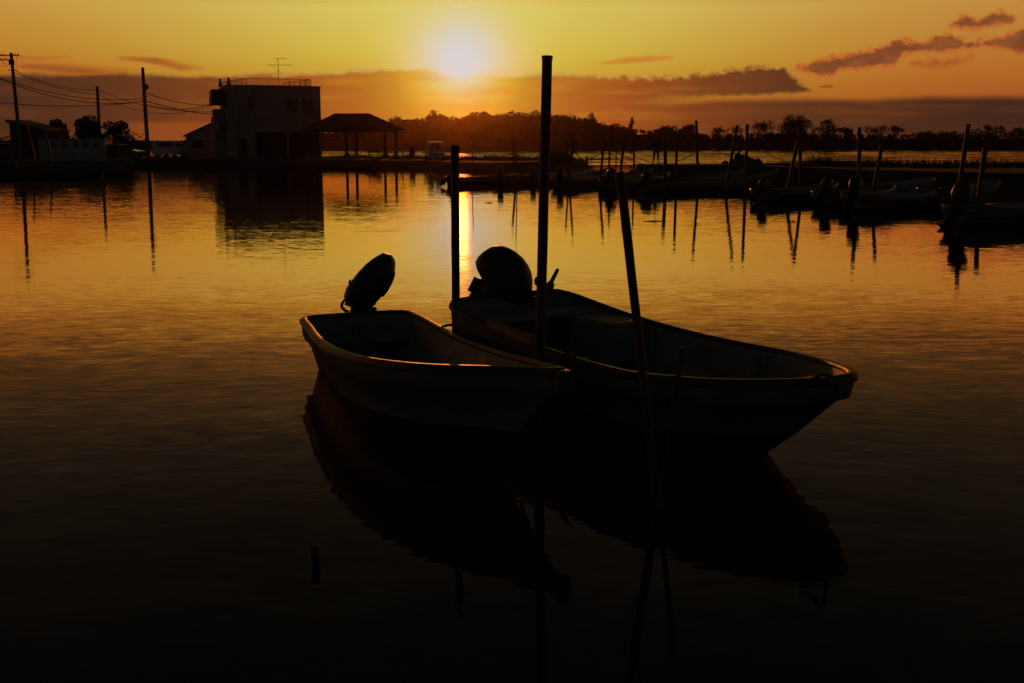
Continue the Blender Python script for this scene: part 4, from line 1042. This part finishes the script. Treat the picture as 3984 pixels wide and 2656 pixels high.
# ropes round the rails
def rope(label, pts_, r=.012, cat='rope', group=None, name='mooring_rope'):
    P = [Vector(p) for p in pts_]
    # smooth through points
    Q = []
    for i in range(len(P) - 1):
        p0 = P[max(i - 1, 0)]; p1 = P[i]; p2 = P[i + 1]; p3 = P[min(i + 2, len(P) - 1)]
        for k in range(6):
            u = k / 6
            Q.append(.5 * ((2 * p1) + (p2 - p0) * u + (2 * p0 - 5 * p1 + 4 * p2 - p3) * u * u + (3 * p1 - p0 - 3 * p2 + p3) * u ** 3))
    Q.append(P[-1])
    o = one(name, M_rope, lambda mb: mb.tube(Q, r, 7)); return tag(o, label, cat, group)
bow2 = W2(b2, L2, 0, .5)
rope('dark rope looped round the blunt bow of the right foreground skiff', [A(3144, 1482, 6.98) , A(3199, 1458, 6.95), A(3239, 1470, 6.88), A(3256, 1500, 6.86), A(3252, 1530, 6.9), A(3234, 1562, 7.0), A(3199, 1590, 7.15), A(3152, 1606, 7.28)], .011)

# ------------------------------------------------------------------ foreground posts
def post(label, top, foot, Y0, Y1, r, m=M_pipe, name='mooring_post', cat='post', group='mooring posts in the foreground', collar=False, zbot=-.9):
    a = A(*top, Y0); b_ = A(*foot, Y1); d = (b_ - a); k = (zbot - a.z) / d.z; e = a + d * k
    t_ = thing(name, label, cat, (e.x, e.y, e.z), 0, group)
    q = a - e
    def shaft(mb):
        n = 14; pts_ = []; rad = []
        for i in range(n + 1):
            pts_.append(q * (i / n) + Vector((random.uniform(-1, 1), random.uniform(-1, 1), 0)) * r * .03); rad.append(r * random.uniform(.97, 1.03))
        mb.tube(pts_, rad, 18)
    one('shaft', m, shaft, t_, True)
    if collar: one('end_cap', m, lambda mb: mb.tube([q - q.normalized() * .01, q + q.normalized() * .012], r * 1.07, 18), t_, True)
    return t_
post('tall thick mooring post standing between the two foreground skiffs', (2129, 224), (2100, 1420), 8.35, 8.2, .0385, collar=True)
post('short mooring post at the stern corner of the right skiff, beside the sun glitter', (1770, 571), (1774, 1280), 10.1, 10.0, .0375, collar=True)
post('long leaning mooring pole in front of the right skiff', (2412, 668), (2560, 1983), 6.75, 6.6, .028, collar=False)
post('thin short pole leaning on the near side of the right skiff', (2654, 1352), (2610, 1660), 6.65, 6.6, .017, m=M_motor)
post('stub of pipe sticking out of the open water in the lower left', (1222, 2126), (1235, 2222), 5.64, 5.60, .0205, m=M_motor, zbot=-.6)
# lashings
def ring_rope(label, px, py, Y, r=.05, n=3, axis='Z'):
    c = A(px, py, Y); pts_ = []
    for i in range(n * 12):
        a = i / 12 * 2 * math.pi; pts_.append(c + Vector((math.cos(a) * r, math.sin(a) * r, .012 * i / 12)))
    o = one('mooring_rope', M_rope, lambda mb: mb.tube(pts_, .009, 6)); tag(o, label, 'rope')
rope('rope from the rail of the left skiff to the short mooring post', [A(1712, 1290, 10.0), A(1722, 1272, 9.95), A(1745, 1264, 9.92), A(1774, 1262, 9.92), A(1800, 1240, 9.8), A(1840, 1222, 9.65)], .012)
rope('rope from the tall post round the rail of the left skiff bow', [A(2040, 1425, 7.85), A(2045, 1396, 7.82), A(2070, 1388, 7.9), A(2100, 1392, 8.1), A(2125, 1400, 8.14)], .013)
rope('rope hitched round the rail of the right skiff beside the tall post', [A(2180, 1392, 8.35), A(2200, 1378, 8.25), A(2222, 1376, 8.18), A(2236, 1386, 8.1), A(2205, 1398, 8.1), A(2185, 1400, 8.2)], .012)

# ------------------------------------------------------------------ moored boats in the middle distance
GB = 'skiffs moored stern out along the spit and embankment'
def mb_boat(label, pxs, pxb, Ys, Yb, z3, W=.72, motor=None, blunt=False, innerm=M_inner, hullm=M_frpd, benches=(.3, .6), rake=.6):
    """stern at pixel column pxs at distance Ys, bow at pxb, Yb"""
    s_ = A(pxs, 600, Ys); e_ = A(pxb, 600, Yb); d = Vector((e_.x - s_.x, e_.y - s_.y)); L_ = d.length
    B = [.82 * W, .9 * W, .97 * W, W, W, .9 * W, .66 * W, .36 * W, .14 * W, .04] if not blunt else [.86 * W, .92 * W, .97 * W, W, W, .98 * W, .86 * W, .6 * W, .33 * W, .14 * W]
    return boat(label, (s_.x, s_.y, 0), math.atan2(d.y, d.x), L_, US, B, z3, rake=rake, draft=.15, group=GB, motor=motor, innerm=innerm, hullm=hullm, benches=benches, N=18, blunt=blunt, band=.14)[0]
mo = lambda **k: dict(dict(size=1.0, tilt=0, steer=0), **k)
mb_boat('white skiff nearest the short post with its propeller tipped out of the water', 1752, 2010, 59, 63, (.50, .44, .62), .7, mo(tilt=R(62), size=1.0))
mb_boat('white skiff second from the left in the middle row, grey outboard upright', 1948, 2120, 60, 66, (.52, .46, .66), .7, mo(size=1.05, tilt=R(30), steer=R(20), cowl=M_cowl2))
mb_boat('white skiff passing behind the tall post in the middle row', 2075, 2312, 62, 72, (.52, .5, .8), .7, mo(size=1.0, tilt=R(38), steer=R(15), cowl=M_cowl2))
mb_boat('long white skiff right of the tall post with registration marks on its side', 2180, 2384, 57, 66, (.55, .5, .85), .75, mo(size=1.05, tilt=R(20)))
mb_boat('white skiff whose outboard meets the top of the leaning foreground pole', 2368, 2600, 52.5, 60, (.58, .52, .75), .75, mo(size=1.15, tilt=R(48), steer=R(-15)))
mb_boat('long white skiff in the centre row with raised bow pointing right', 2500, 3032, 50.5, 55.5, (.52, .46, .98), .8, mo(size=1.15, tilt=R(52), y=-.1))
mb_boat('pale skiff behind the long centre skiff, only its bow showing', 2560, 2900, 56, 60.5, (.5, .5, .92), .75)
mb_boat('dark flat skiff moored behind the pale bow near the concrete landing', 2330, 2536, 61, 66, (.5, .5, .85), .7)
mb_boat('white skiff left of the pair of big outboards, propeller out of the water', 2965, 3260, 42.5, 46.5, (.52, .46, .62), .72, mo(size=.95, tilt=R(50)))
mb_boat('dark skiff with the left one of the pair of big outboards', 3215, 3480, 39.5, 43.5, (.55, .48, .66), .75, mo(size=1.1, tilt=R(45)), innerm=M_frp2)
mb_boat('wide skiff with the right one of the pair of big outboards', 3330, 3662, 37.0, 40.5, (.58, .5, .68), .8, mo(size=1.2, tilt=R(36), steer=R(12)), innerm=M_frp2)
mb_boat('pale blue skiff with rounded bow behind the wide skiff', 3350, 3626, 43.5, 46, (.62, .66, .86), .75, None, True, M_frp2, M_frp2)
mb_boat('skiff at the right edge with the largest outboard of the row', 3742, 4260, 30.0, 33.0, (.58, .52, .75), .85, mo(size=1.3, tilt=R(30)), innerm=M_frp2)
mb_boat('pale skiff behind the largest outboard with its bow tip catching light', 3620, 3890, 40, 42, (.66, .62, .92), .75, None, False, M_frp2, M_frp2)
# left bank boats
mb_boat('long white boat lying in front of the long white shed', 60, 516, 78, 82, (.95, .9, 1.05), .95, None, True)
mb_boat('nearer low white boat at the left edge of the picture', -220, 330, 73, 75, (.72, .62, .85), .9, None, False)
mb_boat('dark skiff with upright outboard tied under the long white shed', 278, 470, 79, 81, (.6, .5, .7), .7, mo(size=1.1, tilt=R(30)))
mb_boat('low white skiff pulled up below the pavilion', 1228, 1486, 97, 99.5, (.34, .36, 1.15), .7, mo(size=1.0, tilt=R(20)))

# ------------------------------------------------------------------ mooring poles in the middle distance
MP = [((1840, 516), (1836, 690), 66, .035, 'thin mooring pole just right of the short foreground post'),
      ((2007, 468), (2012, 700), 64, .04, 'thin leaning mooring pole between the short post and the tall post'),
      ((1993, 538), (2006, 690), 63, .09, 'thick mooring pole beside the thin leaning pole left of the tall post'),
      ((2203, 540), (2212, 690), 62, .07, 'mooring pole closest to the right side of the tall post'),
      ((2233, 516), (2216, 690), 61, .08, 'leaning mooring pole second to the right of the tall post'),
      ((2284, 607), (2283, 650), 76, .10, 'short stub post above the bow of a skiff right of the tall post'),
      ((2352, 530), (2333, 722), 56, .085, 'leaning mooring pole left of the top of the leaning foreground pole'),
      ((2374, 530), (2369, 672), 66, .08, 'upright mooring pole next to the leaning one left of the pole top'),
      ((2398, 588), (2396, 662), 70, .05, 'low thin stake just left of the top of the leaning foreground pole'),
      ((2430, 522), (2415, 670), 64, .10, 'stout leaning mooring pole directly above the leaning foreground pole'),
      ((2467, 520), (2466, 672), 66, .075, 'mooring pole at the left end of the concrete landing'),
      ((2588, 535), (2590, 740), 57, .125, 'thickest mooring pole, just right of the standing person'),
      ((2633, 545), (2630, 752), 50, .085, 'mooring pole second to the right of the standing person'),
      ((2709, 469), (2716, 720), 55, .095, 'tall mooring pole rising above the far trees right of the standing person'),
      ((2868, 488), (2822, 750), 50, .095, 'leaning mooring pole in front of the crouching figure'),
      ((2908, 482), (2899, 752), 50, .095, 'upright mooring pole just right of the crouching figure'),
      ((3104, 550), (3060, 752), 46, .10, 'leaning pole forming an A with its neighbour'),
      ((3110, 498), (3118, 748), 47, .095, 'straight pole forming an A with its leaning neighbour'),
      ((3344, 494), (3343, 720), 46, .11, 'lone upright mooring pole right of the big dense far tree'),
      ((3431, 566), (3398, 745), 42, .095, 'leaning mooring pole right of the lone upright pole'),
      ((3768, 482), (3731, 740), 40, .11, 'tallest leaning mooring pole on the right'),
      ((3834, 574), (3808, 770), 37, .115, 'stout leaning mooring pole nearest the right edge'),
      ((104, 485), (131, 600), 84, .10, 'leaning orange lit pole at the left in front of the black shed'),
      ((172, 505), (203, 625), 82, .09, 'leaning pole in front of the left end of the long white shed'),
      ((1570, 600), (1556, 700), 92, .05, 'thin leaning stake in the water below the pavilion')]
for (tp_, ft_, Y, r, lab) in MP:
    post(lab, tp_, ft_, Y, Y, r * .72, m=M_pvc, name='mooring_pole', cat='pole', group='mooring poles in the middle distance')
# guy ropes
GR = [((2160, 612, 64), (2228, 575, 62), 'guy rope rising to the leaning pole right of the tall post'),
      ((2228, 582, 61), (2300, 648, 66), 'guy rope falling right from the leaning pole by the tall post'),
      ((2290, 618, 70), (2352, 582, 57), 'guy rope rising to the pole pair left of the pole top'),
      ((2352, 575, 58), (2440, 640, 70), 'guy rope falling right from the leaning pole of the pole pair'),
      ((2374, 576, 66), (2505, 640, 73), 'long guy rope falling to the concrete landing'),
      ((2425, 576, 64), (2542, 637, 73), 'guy rope falling to the feet of the standing person'),
      ((2605, 638, 72), (2712, 588, 56), 'guy rope rising to the tall pole right of the standing person'),
      ((2770, 576, 72), (2842, 607, 52), 'guy rope falling towards the crouching figure'),
      ((2958, 582, 72), (3108, 645, 47), 'guy rope falling to the A shaped pole pair'),
      ((3806, 572, 42), (3856, 648, 52), 'guy rope crossing behind the stout pole at the right edge')]
for (a, b_, lab) in GR:
    p0 = A(*a); p1 = A(*b_)
    rope(lab, [p0, (p0 + p1) / 2 - Vector((0, 0, .08)), p1], .024, group='guy ropes of the mooring poles', name='guy_rope')
rope('pale loop of floating rope in front of the pair of big outboards', [G(3260, 775, .05), G(3215, 790, .02), G(3212, 800, .02), G(3240, 806, .02), G(3300, 806, .02), G(3360, 800, .03), G(3400, 790, .25)], .015, name='floating_rope')

# ------------------------------------------------------------------ concrete landing, rocks, people
lp = thing('concrete_landing', 'flat concrete landing at the end of the embankment', 'landing', (8.1, 72.2, 0), R(0))
def slab(mb): mb.box((3.7, 1.3, .30), (7.6, 2.8, 1.2))
bevel(one('slab', M_concd, slab, lp, True), .05)
one('wale', M_timber, lambda mb: mb.box((3.7, -.13, .55), (7.4, .06, .18)), lp, True)
def skin_mesh(name, joints, edges, m, parent, sub=2):
    me = bpy.data.meshes.new(name); me.from_pydata([j[0] for j in joints], edges, []); me.update()
    o = bpy.data.objects.new(name, me); COL.objects.link(o); o.parent = parent; me.materials.append(m)
    sk = o.modifiers.new('skin', 'SKIN'); sk.use_smooth_shade = True
    if not me.skin_vertices: 
        bpy.context.view_layer.objects.active = o
    for i, j in enumerate(joints):
        rr = j[1]; me.skin_vertices[0].data[i].radius = rr if isinstance(rr, tuple) else (rr, rr)
        me.skin_vertices[0].data[i].use_root = (i == 0)
    o.modifiers.new('sub', 'SUBSURF').levels = sub; o.modifiers[-1].render_levels = sub
    return o
def hand(name, parent, wrist, down, side):
    """five finger hand hanging from the wrist"""
    mb = MB(); w = Vector(wrist); d = Vector(down).normalized(); s = Vector(side).normalized(); n_ = d.cross(s)
    mb.rings([[w + d * t_ + s * a * wd + n_ * b_ * .013 for a, b_ in ((-1, -1), (1, -1), (1, 1), (-1, 1))] for t_, wd in ((0, .026), (.04, .04), (.09, .042))], smooth=True)
    for k, ln in enumerate((.065, .075, .07, .055)):
        q = w + d * .085 + s * (-.03 + .02 * k); mb.tube([q, q + d * ln * .5 + n_ * .006, q + d * ln + n_ * .022], [.0095, .009, .007], 6)
    q = w + d * .03 + s * .035; mb.tube([q, q + d * .035 + s * .02, q + d * .065 + s * .022 + n_ * .01], [.012, .010, .008], 6)
    return mb.build(name, M_skin, parent, True)
def standing_person(label, loc, rz):
    t_ = thing('person', label, 'person', loc, rz)
    J = [((0, 0, .93), (.14, .10)), ((0, 0, 1.12), (.125, .095)), ((0, 0, 1.34), (.16, .105)), ((0, 0, 1.43), (.09, .075)), ((0, 0, 1.49), .05),  # 0-4
         ((0, .01, 1.58), (.072, .085)), ((0, .01, 1.66), (.065, .08)),                                                           # 5-6 head
         ((-.085, 0, .88), .095), ((-.13, .01, .50), .06), ((-.165, 0, .10), .042), ((-.17, -.0, .045), .04), ((-.18, -.14, .03), .035),   # 7-11 left leg
         ((.085, 0, .88), .095), ((.14, .01, .50), .06), ((.185, 0, .10), .042), ((.19, .0, .045), .04), ((.21, -.14, .03), .035),          # 12-16
         ((-.19, 0, 1.38), .055), ((-.25, .01, 1.12), .043), ((-.26, -.02, .88), .03),                                                      # 17-19
         ((.19, 0, 1.38), .055), ((.27, .01, 1.13), .043), ((.33, -.03, .90), .03)]                                                        # 20-22
    E_ = [(0, 1), (1, 2), (2, 3), (3, 4), (4, 5), (5, 6), (0, 7), (7, 8), (8, 9), (9, 10), (10, 11), (0, 12), (12, 13), (13, 14), (14, 15), (15, 16), (2, 17), (17, 18), (18, 19), (2, 20), (20, 21), (21, 22)]
    skin_mesh('body', J, E_, M_skin, t_)
    sh_ = [(J[i][0], tuple(x * 1.13 for x in (J[i][1] if isinstance(J[i][1], tuple) else (J[i][1],) * 2))) for i in (0, 1, 2, 3, 17, 18, 20, 21)]
    skin_mesh('shirt', sh_, [(0, 1), (1, 2), (2, 3), (2, 4), (4, 5), (2, 6), (6, 7)], M_cloth, t_)
    tr_ = [(J[i][0], tuple(x * 1.22 for x in (J[i][1] if isinstance(J[i][1], tuple) else (J[i][1],) * 2))) for i in (0, 7, 8, 12, 13)]
    tr_ += [((-.148, 0, .33), .062), ((.163, 0, .33), .062)]
    skin_mesh('trousers', tr_, [(0, 1), (1, 2), (0, 3), (3, 4), (2, 5), (4, 6)], M_cloth2, t_)
    one('hair', M_hair, lambda mb: (mb.ellipsoid((0, .025, 1.655), (.085, .10, .085), 14, 8)), t_, True)
    one('face', M_skin, lambda mb: (mb.ellipsoid((0, -.085, 1.60), (.012, .022, .022), 8, 6), mb.ellipsoid((-.03, -.075, 1.625), (.012, .008, .007), 8, 6), mb.ellipsoid((.03, -.075, 1.625), (.012, .008, .007), 8, 6), mb.ellipsoid((0, -.074, 1.562), (.022, .008, .006), 8, 6), mb.ellipsoid((-.082, .01, 1.60), (.012, .02, .03), 8, 6), mb.ellipsoid((.082, .01, 1.60), (.012, .02, .03), 8, 6)), t_, True)
    hand('hand', t_, (-.26, -.02, .88), (0, -.15, -1), (0, -1, 0)); hand('hand', t_, (.33, -.03, .90), (.2, -.15, -1), (0, -1, 0))
    for s, x in ((-1, -.175), (1, .20)): one('shoe', M_motor, lambda mb: mb.ellipsoid((x, -.06, .035), (.052, .14, .05), 12, 6), t_, True)
    return t_
pp = G(2552, 640, .9)
standing_person('person standing alone on the concrete landing, arms hanging, in rolled trousers', (A(2552, 640, 73.2).x, 73.2, .9), R(165))
def sitting_person(label, loc, rz):
    t_ = thing('person', label, 'person', loc, rz)
    J = [((0, 0, .14), (.16, .13)), ((0, -.05, .34), (.15, .12)), ((0, -.16, .56), (.19, .13)), ((0, -.22, .64), (.09, .08)), ((0, -.26, .70), .055), ((0, -.30, .76), (.08, .09)), ((0, -.31, .84), (.072, .085)),
         ((-.11, -.08, .13), .10), ((-.20, -.46, .42), .075), ((-.22, -.52, .08), .055), ((-.23, -.66, .04), .04),
         ((.11, -.08, .13), .10), ((.20, -.46, .42), .075), ((.22, -.52, .08), .055), ((.23, -.66, .04), .04),
         ((-.22, -.18, .58), .07), ((-.30, -.36, .44), .052), ((-.12, -.56, .40), .036), ((.22, -.18, .58), .07), ((.30, -.36, .44), .052), ((.12, -.56, .42), .036)]
    E_ = [(0, 1), (1, 2), (2, 3), (3, 4), (4, 5), (5, 6), (0, 7), (7, 8), (8, 9), (9, 10), (0, 11), (11, 12), (12, 13), (13, 14), (2, 15), (15, 16), (16, 17), (2, 18), (18, 19), (19, 20)]
    skin_mesh('body', J, E_, M_cloth, t_)
    one('hair', M_hair, lambda mb: mb.ellipsoid((0, -.29, .86), (.09, .10, .09), 12, 8), t_, True)
    hand('hand', t_, (-.12, -.56, .40), (.8, -.3, -.4), (0, -.5, -1)); hand('hand', t_, (.12, -.56, .42), (-.8, -.3, -.4), (0, -.5, -1))
    return t_
sitp = A(2858, 638, 74)
sp2 = sitting_person('person sitting hunched with knees drawn up on the embankment beside wrapped bundles', (sitp.x, 74, .88), R(60))
sp2.scale = (1.12, 1.12, 1.12)
def lump(label, px, Y, w, h, seed, name='rock', m=M_concd, cat='rock', z=.84):
    g = random.Random(seed); p = A(px, 630, Y); mb = MB()
    rr = []; nu, nv = 12, 6
    ph_ = [g.uniform(0, 6) for _ in range(6)]
    for j in range(nv + 1):
        f = j / nv * math.pi / 2
        rr.append([(p.x + w / 2 * math.cos(f) * math.cos(a) * (1 + .14 * math.sin(2 * a + ph_[0]) + .08 * math.sin(3 * a + ph_[1] + f * 3)), p.y + w / 2 * .8 * math.cos(f) * math.sin(a), z - .1 + (h + .1) * math.sin(f) * (1 + .08 * math.sin(3 * a + ph_[2]))) for a in np.linspace(0, 2 * math.pi, nu, endpoint=False)])
    mb.rings(rr, smooth=True); o = mb.build(name, m); tag(o, label, cat)
lump('sloping covered heap leaning against the sitting person', 2888, 74, 1.5, .62, 3, 'tarpaulin_heap', M_tarp, 'heap')
lump('wrapped bundle lying between the covered heap and the round bundle', 2925, 74, .7, .42, 4, 'bundle', M_tarp, 'bundle')
lump('rounded bundle at the right end of the row on the embankment', 2950, 73.6, .75, .40, 5, 'bundle', M_tarp, 'bundle')
lump('low flat pile left of the sitting person', 2822, 74, .7, .26, 6, 'rock', M_concd, 'rock')
lump('dark earth mound at the end of the spit right of the tall post', 2165, 97, 3.2, .95, 7, 'earth_mound', M_soil, 'mound', .6)
bk = A(2247, 634, 93)
cb = one('concrete_block', M_concd, lambda mb: mb.box((bk.x, 93, .55), (.62, 1.0, .62))); bevel(cb, .04); tag(cb, 'square concrete block at the tip of the spit', 'block')
# reeds on the embankment
def reeds(label, px, Y, n, h, seed, z=.84, spread=.8):
    g = random.Random(seed); p = A(px, 630, Y); mb = MB()
    for k in range(n):
        x = p.x + g.uniform(-spread, spread); y = Y + g.uniform(-.4, .4); hh = h * g.uniform(.4, 1.0); lx = g.uniform(-.25, .45) * hh
        mb.tube([(x, y, z - .05), (x + lx * .3, y, z + hh * .5), (x + lx, y, z + hh)], [.014, .011, .006], 4, cap=False)
        if k % 2 == 0: 
            for q in range(3): 
                f = .5 + .15 * q; mb.tube([(x + lx * f * .8, y, z + hh * f), (x + lx * f + g.uniform(-.16, .16), y, z + hh * (f + .16))], [.01, .006], 4, cap=False)
    o = mb.build('reeds', M_grass); tag(o, label, 'reeds', kind='stuff')
reeds('tall dry reeds on the embankment right of the A shaped pole pair', 3185, 72, 70, .75, 1, spread=.85)
reeds('thin dry reeds on the embankment left of the tallest right pole', 3575, 66, 26, .7, 2, spread=.35)
reeds('dry reeds on the spit left of the tall post', 2040, 106, 60, .8, 3, .7, 2.2)
# driftwood float in the water by the left boats
fl_ = G(400, 688)
o = one('float', M_float, lambda mb: mb.ellipsoid((fl_.x, fl_.y, .04), (.11, .11, .11), 12, 8)); tag(o, 'small round float on the water in front of the left bank boats', 'float')

fs = G(2545, 861)
o = one('floating_stick', M_timber, lambda mb: mb.tube([(fs.x - .32, fs.y, .004), (fs.x, fs.y + .03, .012), (fs.x + .35, fs.y + .02, .004)], [.010, .016, .008], 6)); tag(o, 'thin floating stick on the water right of the leaning foreground pole', 'stick')
for i, (px, py, lab) in enumerate(((3085, 862, 'small tuft of floating weed left of the right hand pole reflections'), (1905, 790, 'small tuft of floating weed between the short post and the tall post'))):
    c = G(px, py); g = random.Random(i); mb = MB()
    for k in range(7):
        a = g.uniform(0, 6.28); mb.tube([(c.x, c.y, .01), (c.x + math.cos(a) * .07, c.y + math.sin(a) * .05, .03), (c.x + math.cos(a) * .16, c.y + math.sin(a) * .1, .008)], [.012, .01, .004], 5)
    o = mb.build('floating_weed', M_grass); tag(o, lab, 'weed')
